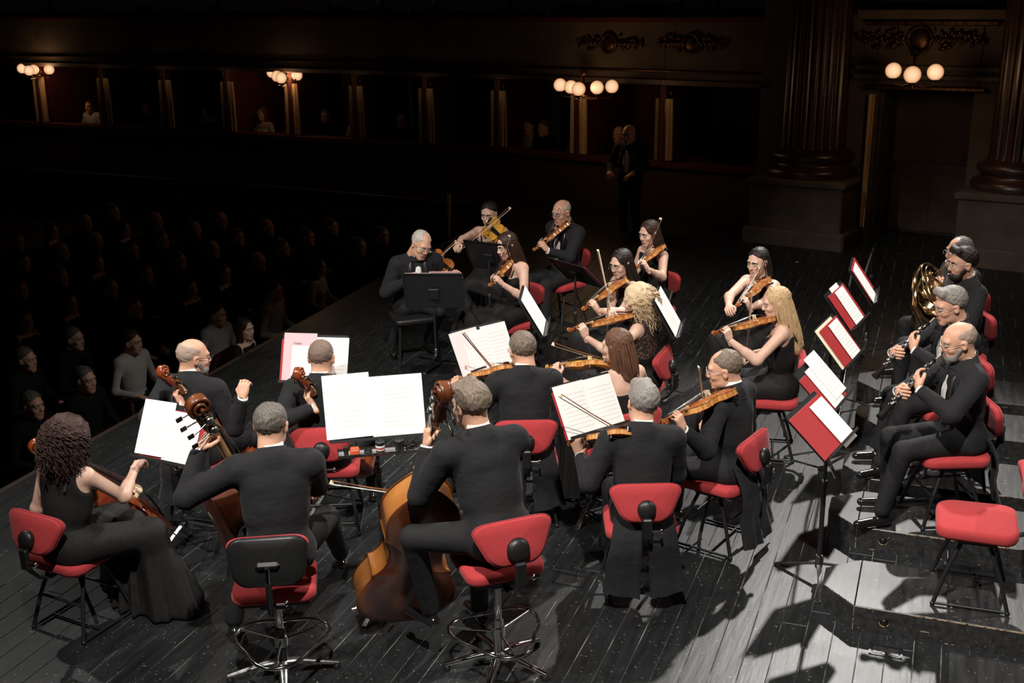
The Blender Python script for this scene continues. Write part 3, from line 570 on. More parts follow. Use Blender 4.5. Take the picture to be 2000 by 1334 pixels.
def stool(p, yaw, label, sh, star, black=False, leg_yaw=0):
    r = empty('bass_stool', MX(RZ(yaw - 90), (p[0], p[1], 0)), label, 'stool'); dz = sh - .47
    part('seat', 'chair_seat', None, r, MX(None, (0, .02, sh - .008)))
    if black:
        part('backrest', 'black_shell', lambda: backpad(BLKP, 1), r, MX(RX(80) @ np.diag([1.0, 1.0, 1]), (0, -.262, .72 + dz)), label='black plastic backrest shell'); part('backrest_cushion', 'red_front', lambda: backpad(RED), r, MX(RX(80) @ np.diag([1.0, 1.12, .6]), (0, -.238, .72 + dz)))
        b = MB(); b.box((0, -.292, .715 + dz), (.125, .035, .038), BLKP, RX(-8), .016); b.obj('backrest_clamp', r)
        b = MB(); b.tube([V(0, -.310, .71 + dz), V(0, -.322, .63 + dz)], .013, CHROME, 10); b.tube([V(0, -.322, .63 + dz), V(0, -.31, .45 + dz), V(0, -.26, .41 + dz), V(0, 0, .40 + dz)], .017, BLKM, 8); b.obj('spine', r)
    else:
        part('backrest', 'chair_back', None, r, MX(RX(75) @ np.diag([1.04, 1.04, 1]), (0, -.262, .70 + dz))); part('backrest_hub', 'chair_hub', None, r, MX(RX(-15) @ np.diag([1.15, 1, 1.15]), (0, -.302, .675 + dz))); part('piping', 'chair_piping', None, r, MX(RX(75) @ np.diag([1.04, 1.04, 1]), (0, -.262, .70 + dz))); part('spine', 'chair_spine', None, r, MX(None, (0, 0, dz - .02)))
    b = MB(); b.box((0, .02, .41 + dz), (.37, .36, .02), BLKP, None, .004); b.box((0, -.02, .385 + dz), (.16, .22, .05), BLKP, None, .01); b.box((.17, .08, .38 + dz), (.04, .14, .02), DULL, None, .005); b.obj('seat_pan', r)
    b = MB(); b.tube([V(0, 0, .37 + dz), V(0, 0, .30)], .020, CHROME, 14); b.tube([V(0, 0, .30), V(0, 0, .06)], .029, CHROME if star else BLKM, 14); b.obj('gas_column', r); footring(.22).obj('footring', r, label='chrome foot ring'); part('adjusting_knob', 'chair_knob', None, r, MX(None, (.0, -.31, .50 + dz)))
    nl = 5 if star else 4
    for i in range(nl):
        a = math.radians(leg_yaw + 360 / nl * i); d = V(math.cos(a), math.sin(a), 0); b = MB(); b.tube([V(0, 0, .085), d * .10 + V(0, 0, .082), d * .30 + V(0, 0, .035)], [.03, .026, .017], CHROME if star else DULL, 10, flat=.7); b.lathe(d * .29, [(.02, 0), (.022, .02), (.01, .03)], BLKP, 12); b.obj('leg', r, label='chrome leg')
    return r

# music stands: desk frame origin = middle of the ledge edge, x along the ledge, y up the desk, z out of the face
STANDS = {}
def stand(key, a, b_, zl, tilt, label, w_=.50, h=.34, z0=0., pole=None, shelf=.055, legyaw=10, flip=False, group='black music stands', dyaw=0):
    A, B = G(*a, zl), G(*b_, zl); xd = nz(V(*(B - A)[:2], 0))
    if flip: xd = -xd
    xd = RZ(dyaw) @ xd; mid = (A + B) / 2; tl = math.radians(tilt); back = np.cross(V(0, 0, 1), xd); yd = back * math.cos(tl) + V(0, 0, 1) * math.sin(tl); zd = np.cross(xd, yd); Rm = np.array([xd, yd, zd]).T
    pp = mid + yd * .14; pp = V(pp[0], pp[1], z0) + back * .03
    if pole is not None: g = G(*pole, z0); pp = V(g[0], g[1], z0)
    r = empty('music_stand', MX(None, pp), label, 'music stand', group); D = MX(Rm, mid - pp)
    b = MB(); b.box((0, h / 2, -.006), (w_, h, .004), BLKM, None, .001)
    for s in (-1, 1): b.box((s * w_ / 2, h / 2, -.010), (.006, h, .012), BLKM)
    b.box((0, h, -.010), (w_, .006, .012), BLKM); b.box((0, h * .45, -.02), (.09, .10, .022), BLKM, None, .004); b.obj('desk', r, D)
    b = MB(); b.box((0, -.002, shelf / 2 - .006), (w_, .004, shelf), BLKM); b.box((0, .005, shelf - .006), (w_, .018, .003), BLKM); b.obj('ledge', r, D)
    ct = Rm @ V(0, h * .42, -.03) + mid - pp; b = MB(); b.tube([V(0, 0, .10), V(0, 0, max(.5, ct[2] - .35))], .0155, BLKM, 12); b.tube([V(0, 0, max(.5, ct[2] - .36)), V(0, 0, ct[2] - .06), ct], .010, BLKM, 10); b.lathe((0, 0, max(.5, ct[2] - .37)), [(.02, 0), (.021, .04), (.015, .045)], BLKP, 12); b.obj('pole', r)
    b = MB(); b.lathe((0, 0, .085), [(.018, -.01), (.024, 0), (.024, .07), (.018, .08)], DULL, 14); b.obj('leg_hub', r)
    for i in range(3): aa = math.radians(legyaw + 120 * i); d = V(math.cos(aa), math.sin(aa), 0); b = MB(); b.bar(d * .015 + V(0, 0, .105), d * .30 + V(0, 0, .008), .030, .008, DULL if i == 2 else BLKM); b.obj('leg', r)
    STANDS[key] = (Rm, mid); return r
def paper(key, name, label, cat, x, y, w_, h, rot, m, dz=.004, th=.0015, curl=0, group=None):
    Rm, mid = STANDS[key]; b = MB(); n = 10; top = []; rows = []
    for j in range(6):
        v = -h / 2 + h * j / 5; rows.append([(w_ * (i / n - .5), v, curl * math.sin(math.pi * i / n) * (.6 + .4 * j / 5) + th) for i in range(n + 1)])
    vs = [p for r in rows for p in r]; vs += [(px, py, pz - th) for px, py, pz in vs]; o = 6 * (n + 1); f = []
    for j in range(5):
        for i in range(n): a = j * (n + 1) + i; f.append((a, a + 1, a + n + 2, a + n + 1)); f.append((o + a, o + a + n + 1, o + a + n + 2, o + a + 1))
    ed = [i for i in range(n + 1)] + [j * (n + 1) + n for j in range(1, 6)] + [5 * (n + 1) + i for i in range(n - 1, -1, -1)] + [j * (n + 1) for j in range(4, 0, -1)]
    for i in range(len(ed)): a, c = ed[i], ed[(i + 1) % len(ed)]; f.append((a, o + a, o + c, c))
    b.add(vs, f, m, False); return b.obj(name, None, MX(Rm @ RZ(rot), mid + Rm @ V(x, y, dz + (.003 if name == 'sheet_music' else 0))), label=label, cat=cat, group=group)
def folder(key, label, x, y, w_=.47, h=.325, rot=0, m=None, dz=0.0, spine=.01, group='red music folders'):
    Rm, mid = STANDS[key]; r = empty('music_folder', MX(Rm @ RZ(rot), mid + Rm @ V(x, y, dz)), label, 'folder', group); m = m or FOLD
    for s in (-1, 1): b = MB(); b.box((s * (w_ / 4 + spine / 4), 0, .003), (w_ / 2 - spine / 2, h, .004), m, RY(s * -.3), .001); b.obj('cover', r)
    b = MB(); b.box((0, 0, .002), (spine, h, .003), m); b.obj('spine', r)

# ---------------------------------------------------------------- string instruments (origin = bottom of the body, y to the scroll, z out of the top)
VIO = [(0, .012), (.012, .040), (.045, .072), (.10, .094), (.19, .104), (.28, .100), (.345, .090), (.375, .094), (.385, .086), (.42, .063), (.49, .054), (.56, .056), (.62, .066), (.652, .079), (.662, .0745), (.72, .080), (.80, .084), (.88, .078), (.94, .062), (.975, .042), (.992, .022), (1, .010)]
BAS = [(0, .012), (.012, .040), (.045, .074), (.10, .098), (.19, .108), (.28, .102), (.36, .086), (.385, .086), (.40, .076), (.44, .063), (.50, .057), (.57, .060), (.63, .070), (.645, .074), (.66, .072), (.72, .076), (.79, .076), (.86, .066), (.92, .048), (.965, .030), (.99, .018), (1, .012)]
def smooth_tab(tab, k=3):
    P = [np.array(p, float) for p in tab]; out = []
    for i in range(len(P) - 1):
        a, b, c, d = P[max(i - 1, 0)], P[i], P[i + 1], P[min(i + 2, len(P) - 1)]
        for j in range(k): t = j / k; out.append(tuple(.5 * ((2 * b) + (c - a) * t + (2 * a - 5 * b + 4 * c - d) * t * t + (3 * b - a - 3 * c + d) * t ** 3)))
    return out + [tuple(P[-1])]
VIO = smooth_tab(VIO, 2); BAS = smooth_tab(BAS, 3)
def outline(tab, L, W): return [(w_ * W, t * L) for t, w_ in tab] + [(-w_ * W, t * L) for t, w_ in tab[::-1]]
def instrument(kind, M, label, cat, group=None, varn=None, ribs=None):
    q = dict(violin=dict(L=.356, H=.031, tab=VIO, nl=.13, s=1.0, over=.0025, arch=.014), viola=dict(L=.41, H=.037, tab=VIO, nl=.15, s=1.15, over=.003, arch=.016), cello=dict(L=.755, H=.115, tab=VIO, nl=.27, s=2.13, over=.004, arch=.028), bass=dict(L=1.03, H=.17, tab=BAS, nl=.37, s=2.6, over=.007, arch=.03))[kind]
    L, Hh, s, ov = q['L'], q['H'], q['s'], q['over']; big = kind in ('cello', 'bass'); varn = varn or (CELLO if kind == 'cello' else BASSV if kind == 'bass' else VARN); ribs = ribs or (BASSR if kind == 'bass' else varn if kind == 'cello' else RIBS)
    o2 = outline(q['tab'], L, s); cy = L * .48; r = empty(kind if kind != 'bass' else 'double_bass', M, label, cat, group)
    def off(d, z): return [(x + (d if x > 0 else -d), y + (d if y > L / 2 else -d) * min(1, abs(y - L / 2) / (L * .4)), z) for x, y in o2]
    def sc_(k, z): return [(x * k, cy + (y - cy) * (k * .5 + .5 if k > .5 else k + .15), z) for x, y in o2]
    a = q['arch']; e = .004 * math.sqrt(s)
    b = MB(); b.loft([off(ov, -e / 2), off(ov + e * .3, 0), off(ov, e / 2)] + [sc_(k, z) for k, z in ((.92, e / 2 + a * .05), (.75, e / 2 + a * .45), (.5, e / 2 + a * .85), (.2, e / 2 + a), (.02, e / 2 + a))], varn); b.obj('top_plate', r)
    b = MB(); b.loft(([off(ov, -Hh + e / 2), off(ov + e * .3, -Hh), off(ov, -Hh - e / 2)] + [sc_(k, -Hh - z) for k, z in ((.92, e / 2 + a * .05), (.75, e / 2 + a * .4), (.5, e / 2 + a * .8), (.2, e / 2 + a * .9), (.02, e / 2 + a * .9))])[::-1], varn); b.obj('back_plate', r)
    b = MB(); b.loft([off(0, -Hh), off(0, -e / 2)], ribs, cap=False, smooth=True); b.obj('ribs', r)
    br = L * .45; zt = a + e; bz = .033 * s if kind != 'bass' else .15; bz = min(bz, .16); bw = .021 * s
    b = MB(); b.loft([[(x * bw, br + y * .004 * s, zt * .8 + z * bz) for x in ()] or [(x * bw, br + yo * s, zt * .7 + z * bz) for x, z in ((-1, 0), (-.45, .0), (-.3, .25), (.3, .25), (.45, 0), (1, 0), (.85, .45), (.95, .8), (.5, 1.0), (0, 1.05), (-.5, 1.0), (-.95, .8), (-.85, .45))] for yo in (-.003, .002)], MAPLE, smooth=False); b.obj('bridge', r)
    b = MB()
    for sx in (-1, 1):
        pts = [V(sx * (.022 + .004) * s, br + .030 * s, 0), V(sx * .021 * s, br + .036 * s, 0), V(sx * .026 * s, br + .034 * s, 0), V(sx * .031 * s, br + .016 * s, 0), V(sx * .036 * s, br - .008 * s, 0), V(sx * .042 * s, br - .030 * s, 0), V(sx * .047 * s, br - .034 * s, 0), V(sx * .046 * s, br - .026 * s, 0)]
        for p in pts: k = min(1, abs(p[0]) / (.104 * s) / .62); p[2] = zt - a * (.5 * k * k * 1.2) + .0006
        b.tube(pts, [.0022 * s, .0020 * s, .0012 * s, .0013 * s, .0013 * s, .0012 * s, .002 * s, .0022 * s], EBONY, 6, flat=.4)
    b.obj('f_holes', r)
    b = MB(); b.loft([[(sx * x, y, z) for sx, z in ((-1, 0), (-.7, .008 * s), (.7, .008 * s), (1, 0))] for x, y, z in ()] or [[(-wd, y, z), (-wd * .6, y, z + .006 * s), (wd * .6, y, z + .006 * s), (wd, y, z)] for y, wd, z in ((.004 * s, .009 * s, e), (.05 * s, .013 * s, zt), (br - .045 * s, .020 * s, zt + bz * .45))], EBONY); b.obj('tailpiece', r)
    nt = L + q['nl']; zn = zt * .4 + (.004 * s); fb0 = br + .06 * s; tilt = -.02 * s if not big else -.03
    b = MB(); b.loft([[(-wd, y, z), (-wd * .7, y, z + .005 * s), (wd * .7, y, z + .005 * s), (wd, y, z), (wd, y, z - .003 * s), (-wd, y, z - .003 * s)] for y, wd, z in ((fb0, .021 * s, zt + bz * .50), (L, .016 * s, zn + .012 * s), (nt, .012 * s, zn + .0))], EBONY); b.obj('fingerboard', r)
    b = MB(); hr = .0165 * s; pz = zn - .016 * s
    b.loft([[(-wd, y, z1), (-wd * .8, y, z1 - dp * .7), (0, y, z1 - dp), (wd * .8, y, z1 - dp * .7), (wd, y, z1)] for y, wd, z1, dp in ((L - .006 * s, .020 * s, zn + .006 * s, .042 * s), (L + .008 * s, .014 * s, zn + .008 * s, .026 * s), (L + .03 * s, .0135 * s, zn + .006 * s, .018 * s), (nt - .012 * s, .012 * s, zn - .002 * s, .016 * s), (nt + .002 * s, .0125 * s, zn - .001 * s, .020 * s))], NECK if kind != 'cello' else NECK); b.obj('neck', r)
    hk = 1.35 if kind == 'bass' else 1.15 if kind == 'cello' else 1.0; ph = .062 * s; hr *= hk; b = MB()
    for sx in (-1, 1): b.loft([[(sx * wd, y, z1), (sx * wd, y, z1 - dp), (sx * (wd - .0035 * s), y, z1 - dp), (sx * (wd - .0035 * s), y, z1)] for y, wd, z1, dp in ((nt, .0125 * s, zn, .022 * s), (nt + ph * .5, .0115 * s, zn - .006 * s, .024 * s), (nt + ph, .0095 * s, zn - .012 * s, .020 * s))], varn)
    b.loft([[(-.011 * s, y, z), (.011 * s, y, z), (.011 * s, y, z - .004 * s), (-.011 * s, y, z - .004 * s)] for y, z in ((nt, zn - .019 * s), (nt + ph * .5, zn - .027 * s), (nt + ph, zn - .030 * s))], varn)
    sc0 = V(0, nt + ph + .012 * s, zn - .016 * s); sp = []; wd = []; N = 44
    for i in range(N): t = i / (N - 1); an = -2.3 + t * 4.3 * math.pi; rr = hr * (1 - t) ** .75 * 1.12 + .0022 * s; sp.append((math.cos(an) * rr, math.sin(an) * rr)); wd.append((.0078 + .0075 * t ** 1.3) * s * hk)
    rings = []
    for i in range(N):
        x0, y0 = sp[i]; r2 = math.hypot(x0, y0); k = max(.12, 1 - (.0062 * s * (1 - .35 * i / N)) / (r2 + 1e-9)); W_ = wd[i]
        rings.append([(-W_, sc0[1] + x0, sc0[2] + y0), (-W_ * .5, sc0[1] + x0 * 1.03, sc0[2] + y0 * 1.03), (W_ * .5, sc0[1] + x0 * 1.03, sc0[2] + y0 * 1.03), (W_, sc0[1] + x0, sc0[2] + y0), (W_ * .9, sc0[1] + x0 * k, sc0[2] + y0 * k), (-W_ * .9, sc0[1] + x0 * k, sc0[2] + y0 * k)])
    b.loft(rings, varn); b.tube([sc0 + V(-.017 * s * hk, 0, 0), sc0 + V(.017 * s * hk, 0, 0)], .0045 * s, varn, 10); b.obj('scroll', r)
    scr_ = [q_ for q_ in COL.objects if q_.parent == r and q_.name.startswith('scroll')][0]
    for i in range(4):
        y = nt + ph * (.15 + .23 * i); z = zn - .012 * s; sx = 1 if i % 2 else -1; b = MB()
        if kind == 'bass':
            b.box((sx * .0125 * s, y, z), (.006, .075, .055), BRASS, None, .01); b.lathe((sx * (.0125 * s + .006), y, z), [(.024, 0), (.026, .008), (.012, .016), (.001, .018)], DULL, 12, RY(90 * sx)); b.tube([V(sx * .014 * s, y, z), V(sx * .02 * s, y - .01, z - .06), V(sx * .022 * s, y - .015, z - .10)], .005, DULL, 6); b.box((sx * .022 * s, y - .015, z - .12), (.010, .032, .036), EBONY, None, .01)
        else: b.tube([V(-sx * .012 * s, y, z), V(sx * .020 * s, y, z)], .0032 * s, EBONY, 8); b.ball((sx * .027 * s, y, z), .0085 * s, EBONY, 8, (1, .45, .9))
        b.obj('tuning_peg' if kind != 'bass' else 'tuning_machine', scr_)
    b = MB()
    for i in range(4): x = (i - 1.5); b.tube([V(x * .006 * s, br - .045 * s, zt + bz * .5 + .004 * s), V(x * .0115 * s, br, zt * .7 + bz * 1.02 + .0005 * s), V(x * .0052 * s, nt, zn + .007 * s), V(x * .004 * s, nt + .03 * s, zn - .008 * s)], .0007 * math.sqrt(s) + .0002 * s, STRG, 5, cap=False)
    b.obj('strings', r)
    if not big:
        b = MB(); b.ball((-.045 * s, .035 * s, .016), .03 * s, EBONY, 12, (1, .8, .25)); b.box((-.02 * s, .0, .003), (.03, .008, .03), DULL, None, .002); b.obj('chin_rest', r)
        b = MB(); rings = [[(x, .07 * s + yo, -Hh - .018 - .02 * abs(x / s) * 4 + z) for yo, z in ((-.012, 0), (.012, 0), (.012, .006), (-.012, .006))] for x in np.linspace(-.11 * s, .11 * s, 9)]; b.loft(rings, BLKP)
        for sx in (-1, 1): b.tube([V(sx * .1 * s, .07 * s, -Hh - .03), V(sx * .098 * s, .07 * s, -Hh * .5)], .003, DULL, 6)
        b.obj('shoulder_rest', r)
    else:
        b = MB(); b.tube([V(0, .02, -Hh / 2), V(0, -.03 * s / 2, -Hh / 2)], .014 * math.sqrt(s), EBONY, 10); b.tube([V(0, 0, -Hh / 2), V(0, -(.30 if kind == 'cello' else .12), -Hh / 2)], .0045 if kind == 'cello' else .006, CHROME, 8); b.obj('endpin', r)
    return dict(L=L, br=br, zt=zt, bz=bz, nt=nt, s=s, total=nt + ph + .03 * s)
def bow(tip, frog, label, up=(0, 0, 1), heavy=1., hairside=None, group='string bows'):
    tip = np.array(tip, float); frog = np.array(frog, float); y = nz(tip - frog); L = np.linalg.norm(tip - frog); Rm = frame(y, hairside if hairside is not None else up); r = empty('bow', MX(Rm, frog), label, 'bow', group)
    b = MB(); b.tube([V(0, -.03, .014), V(0, L * .3, .008), V(0, L * .6, .006), V(0, L * .97, .016)], [.0042 * heavy, .0042 * heavy, .0036 * heavy, .0026 * heavy], STICK, 8); b.obj('stick', r)
    b = MB(); b.box((0, L / 2 + .01, -.008), (.010, L - .05, .0012), HAIRB); b.obj('hair_ribbon', r); b = MB(); b.box((0, .012, .002), (.013, .045, .020), EBONY, None, .003); b.tube([V(0, -.045, .014), V(0, -.03, .014)], .0045, CHROME, 8); b.obj('frog', r)
    b = MB(); b.loft([[(-.004, L - .028, -.007), (.004, L - .028, -.007), (.004, L + .002, -.007), (-.004, L + .002, -.007)], [(-.003, L - .02, .016), (.003, L - .02, .016), (.003, L - .008, .018), (-.003, L - .008, .018)]], MAPLE); b.obj('bow_tip', r); return r
def string_player(key, plabel, ilabel, blabel, px, yaw, chin, cz, scr, pick, tip, dt, tpick, roll=30, kind='violin', varn=None, ribs=None, bl=.70, rk=None, pj=.6, **kw):
    """chin = pixel of the button end (height cz); scr = pixel of the scroll end; tip = pixel of the bow tip or frog"""
    Lt = dict(violin=.60, viola=.69)[kind]; C = G(*chin, cz) if pick is not None else V(*chin); E_ = on_ray(*scr, C, Lt, pick) if len(scr) == 2 else G(*scr); y = nz(E_ - C)
    side = nz(np.cross(V(0, 0, 1), y)); up = nz(np.cross(y, side)); n_ = up * math.cos(math.radians(roll)) - side * math.sin(math.radians(roll))
    Rm = frame(y, n_); q = instrument(kind, MX(Rm, C), ilabel, kind, 'violins and violas', varn, ribs); s = q['s']
    ct = C + Rm @ V(0, q['br'] + .035 * s, q['zt'] + q['bz'] + .006); rev = False
    if len(tip) == 3: td = np.array(tip, float)
    else:
        tp = on_ray(*tip, ct, abs(dt), tpick); td = nz(tp - ct) * (1 if dt > 0 else -1)
    td = nz(td - y * (td @ y) * pj); fr = abs(dt) if dt > 0 else bl - abs(dt); frog = ct - td * (bl - fr); tpw = ct + td * fr; bow(tpw, frog, blabel, hairside=nz(Rm @ V(0, 0, 1)))
    gp = C + Rm @ V(-.004, q['nt'] - .02 * s, -.004 * s); hn = Rm @ V(1, .1, .15); hy_ = Rm @ V(-.25, .25, 1.0)
    R_ = dict(p=frog + td * .005 + Rm @ V(0, 0, .02), y=None, n=-Rm @ V(0, 0, 1) - td * .2, pose='bow'); 
    if rk: R_.update(rk)
    return person(key, plabel, px, yaw, L=dict(p=gp + Rm @ V(0, 0, -.006), y=hy_, n=hn, pose='hold'), R=R_, **kw)

# ---------------------------------------------------------------- the stage
UA = 69.4; RU = RZ(UA - 90); U = RU @ V(0, 1, 0); A_ = RU @ V(1, 0, 0)       # U runs along the boards, A_ across them towards the back of the stage
def AU(a, u, z=0.0): return A_ * a + U * u + V(0, 0, z)
floor_ = MB(); floor_.box((0, 0, -.0345), (9.6, 15.5, .06), GAP); fo = floor_.obj('floor', None, MX(RU, AU(-6.45 + 4.8, 4.2 + 7.75 - 1.2)), kind='structure', label='black painted board floor of the raked stage', cat=None)
if 'label' in fo: del fo['label']
pw = .148; LEN = [3.1, 4.3, 5.2]; PM = {}
for L_ in LEN:
    for wv in (0, 1):
        b = MB(); b.box((0, 0, -.016), (pw - (.004 if wv else .0065), L_ - .004, .032), PLANK, None, .0012); PM[L_, wv] = mkmesh('plank', b.v, b.f, b.m, b.mats, b.s)
fM = fo.matrix_basis.inverted(); r2 = random.Random(3); npl = 0
for i in range(62):
    a = -6.45 + pw * (i + .5); u = 3.4 - r2.uniform(0, 2.5)
    while u < 17.6:
        L_ = LEN[r2.randrange(3)]; c = AU(a, u + L_ / 2); near = u + L_ > 3.6
        if near and npl < 300:
            o = bpy.data.objects.new('plank', PM[L_, r2.randrange(2)]); link(o, fo, fM @ MX(RU, c + V(0, 0, -.0008 * r2.random()))); npl += 1
        u += L_
def riser(u0, a0, w_, name_label):
    h = .16; d = .57; r = empty('wind_riser', MX(RU, AU(a0, u0)), name_label, 'riser', 'low black wind risers'); out = [(0, 0), (w_, 0), (w_, d), (0, d)]; tipo = [(0, 0), (0, d), (-.20, .40), (-.20, .20)]
    for nm, ol in (('deck', out), ('chamfered_end', tipo)):
        cx = np.mean([p[0] for p in ol]); cy = np.mean([p[1] for p in ol]); sh = lambda q, z: [(cx + (x - cx) * (1 - q / max(abs(x - cx), .01)), cy + (y - cy) * (1 - q / max(abs(y - cy), .01)), z) for x, y in ol]; b = MB()
        if nm == 'chamfered_end': sh = lambda q, z: [((x * .99 - .004), cy + (y - cy) * (1 - q * 2), z) for x, y in ol]
        rg = [sh(.0, .0), sh(.0, h - .006), sh(.005, h)]; rg = [q if nm == 'deck' else q[::-1] for q in rg]; b.loft(rg, RISERM, smooth=False); b.obj(nm, r)
    rr_ = random.Random(int(u0 * 10)); b = MB()
    for k in range(46): x = rr_.uniform(0, w_ * .9); b.box((x, -.0008, rr_.choice([h - .004, h - .006, .01, rr_.uniform(.02, h - .02)])), (rr_.uniform(.006, .05), .002, rr_.uniform(.002, .005)), WOODRAW)
    for k in range(14): t = rr_.random(); b.box((-.2 * t, .2 * t - .001, h - .002), (.02, .004, .004), WOODRAW, RZ(-45))
    b.box((-.001, .0, h / 2), (.004, .004, h * .96), WOODRAW); b.box((.62, -.001, h - .005), (.62, .003, .007), WOODRAW); b.obj('chipped_edge', r, kind='stuff', label='chipped pale wood along the black paint')
    b = MB(); b.tube([V(.17 + .027 * math.cos(a), -.001, .08 + .027 * math.sin(a)) for a in np.linspace(math.pi, 2 * math.pi, 14)], .003, WOODRAW, 6); b.lathe((.17, -.0005, .08), [(.001, 0), (.027, .0003), (.001, .0025)], EBONY, 18, RX(90)); b.obj('grip_hole', r)
    return r
for i, (u0, a0) in enumerate(((6.28, -.28), (7.30, -.35), (8.09, -.33), (9.14, -.33), (9.96, -.38))):
    riser(u0, a0, 4.3, ['scuffed black riser under the empty red chair, nearest the camera', 'black riser under the bald oboist\'s feet', 'black riser behind the bald oboist', 'black riser under the grey-haired oboist\'s feet, fourth from the camera', 'black riser farthest from the camera, under the horn players'][i])
def hatch(px, py, w_, d, nm):
    g = G(px, py); r = empty('floor_socket_cover', MX(RU, g), nm, 'floor hatch'); b = MB()
    for s in (-1, 1): b.box((s * w_ / 2, 0, .002), (.012, d + .012, .004), BLKM); b.box((0, s * d / 2, .002), (w_, .012, .004), BLKM)
    b.obj('frame', r); b = MB(); b.box((0, 0, .001), (w_ - .03, d - .03, .003), RISERM, None, .001); b.box((0, -d * .3, .003), (.03, .015, .002), DULL); b.obj('lid', r)
hatch(1730, 1272, .17, .10, 'small metal socket lid in the stage floor in front of the nearest riser'); hatch(1113, 1133, .19, .13, 'square socket lid in the floor beside the grey-haired violist')
b = MB(); b.box((0, 0, -.012), (1.6, .9, .03), RISERM, None, .002); b.obj('trap_lid', None, MX(RU, AU(1.05, 5.76, .004)), label='dark trapdoor lid in the floor below the nearest riser', cat='trapdoor')
def tape(px, py, nm):
    b = MB(); b.box((0, 0, .0012), (.05, .014, .0012), PAPER, RZ(20)); b.box((.004, .02, .0012), (.04, .008, .0010), PAPER, RZ(70)); b.obj('tape_mark', None, MX(None, G(px, py)), label=nm, cat='tape')
tape(695, 1188, 'small white tape mark on the boards left of the leaning double bass'); tape(1557, 512, 'white tape mark on the far floor beside the foremost horn stand')

# ---------------------------------------------------------------- the hall (architecture frame, origin at the eye)
HALL = []
def TBm(p, R=None): return TBM @ MX(R, p)
Fz = -3.05
def wallbox(name, p0, p1, z0, z1, th, m, back=0., kind='structure', parent=None, **kw):
    p0 = V(*p0[:2], 0); p1 = V(*p1[:2], 0); t = nz(p1 - p0); n_ = V(t[1], -t[0], 0); n_ = n_ if n_ @ (p0 + p1) < 0 else -n_; L_ = np.linalg.norm(p1 - p0); R = np.array([t, -n_, [0, 0, 1]]).T; R = R if np.linalg.det(R) > 0 else np.array([t, n_, [0, 0, 1]]).T
    c = (p0 + p1) / 2 - n_ * (th / 2 + back); b = MB(); b.box((0, 0, 0), (L_, th, z1 - z0), m, None, .008)
    if isinstance(name, MB): name.box((c[0], c[1], (z0 + z1) / 2), (L_, th, z1 - z0), m, R, .008); return None
    return b.obj(name, parent, TBm((c[0], c[1], (z0 + z1) / 2), R), kind=kind, **kw)
posts = [(1290, 333), (1125, 320), (970, 306), (830, 298), (695, 289), (570, 282), (445, 275), (325, 269), (205, 263), (80, 257)]
Q = [GT(px, py - 17, -2.1) for px, py in posts]; Q = [Q[0] + (Q[0] - Q[1]) * 1.05] + Q + [Q[-1] + (Q[-1] - Q[-2]), Q[-1] + 2 * (Q[-1] - Q[-2])]
lab = dict()
def seg(i): return Q[i], Q[i + 1]
for nm, z0, z1, th, m, bk in (('wall_boxes', -5.0, -2.16, .25, WALLD, .06), ('trim_1', -2.19, -2.10, .34, REDW, 0), ('wall_upper_boxes', -.98, -.08, .25, WALL, .03), ('trim_2', -.98, -.90, .10, WALLD, -.08), ('trim_3', -.10, -.02, .30, REDW, 0), ('trim_4', -.80, -.77, .06, GILT, -.03), ('wall_box_backs', -3.1, .1, .1, REDW, 1.7), ('floor_boxes', -3.1, -3.05, 1.75, WALLD, .0), ('ceiling_boxes', -.98, -.93, 1.75, WALLD, 0)):
    b = MB()
    for i in range(len(Q) - 1): wallbox(b, Q[i], Q[i + 1], z0, z1, th, m, bk)
    b.obj(nm, None, TBM.copy(), kind='structure')
for i in range(1, 11):
    q = Q[i]; t = nz(Q[i + 1] - Q[i - 1]); n_ = nz(V(t[1], -t[0], 0)); n_ = n_ if n_ @ q < 0 else -n_; R = np.array([-t, -n_, [0, 0, 1]]).T if np.linalg.det(np.array([-t, -n_, [0, 0, 1]]).T) > 0 else np.array([t, -n_, [0, 0, 1]]).T
    r = empty('box_partition', TBm(q, R), ['partition with cream curtains nearest the proscenium column', 'second box partition from the proscenium column, cream curtain lit', 'box partition behind the far violins, third from the column', 'fourth box partition from the proscenium column', 'fifth box partition from the column', 'box partition directly right of the second lamp cluster', 'box partition left of the second lamp cluster', 'box partition third from the left edge of the hall', 'box partition second from the left edge of the hall', 'box partition farthest left under the leftmost lamps'][i - 1], 'box partition', 'partitions between the theatre boxes')
    b = MB(); b.box((0, .8, .58), (.06, 1.6, 1.2), REDW); b.box((0, .05, .58), (.09, .09, 1.2), WALLD, None, .01); b.obj('panel', r)
    for s, wd in ((-1, .05), (1, .14)):
        rows = []
        for z in np.linspace(.02, .92, 6):
            g = 1 - .25 * (z / .92) ** 3; rows.append([(s * .10 + x * wd * g, .02 - .018 * math.cos(x * 11), z) for x in np.linspace(-.5, .5, 9)] + [(s * .10 + x * wd * g, .06, z) for x in np.linspace(.5, -.5, 3)])
        b = MB(); b.loft(rows, CURT); b.obj('curtain', r)
    l = bpy.data.lights.new('box_glow', 'POINT'); l.energy = .22; l.color = (1, .72, .42); l.shadow_soft_size = .03; lo = bpy.data.objects.new('box_glow', l); link(lo, None, r.matrix_basis @ MX(None, (.1, -.22, 1.0)))
    b = MB(); b.tube([V(0, -.03, .98), V(0, -.04, 1.14)], .009, GILT, 6); b.lathe((.16, -.02, .97), [(.001, 0), (.02, .02), (.012, .07), (.001, .08)], GILT, 8); b.obj('gilt_bracket', r)
W0 = V(3.23, 15.93, 0); W1 = V(6.25, 14.07, 0); WT = nz(W1 - W0); WN = V(WT[1], -WT[0], 0); WN = WN if WN @ W0 < 0 else -WN; WR = np.array([WT, -WN, [0, 0, 1]]).T
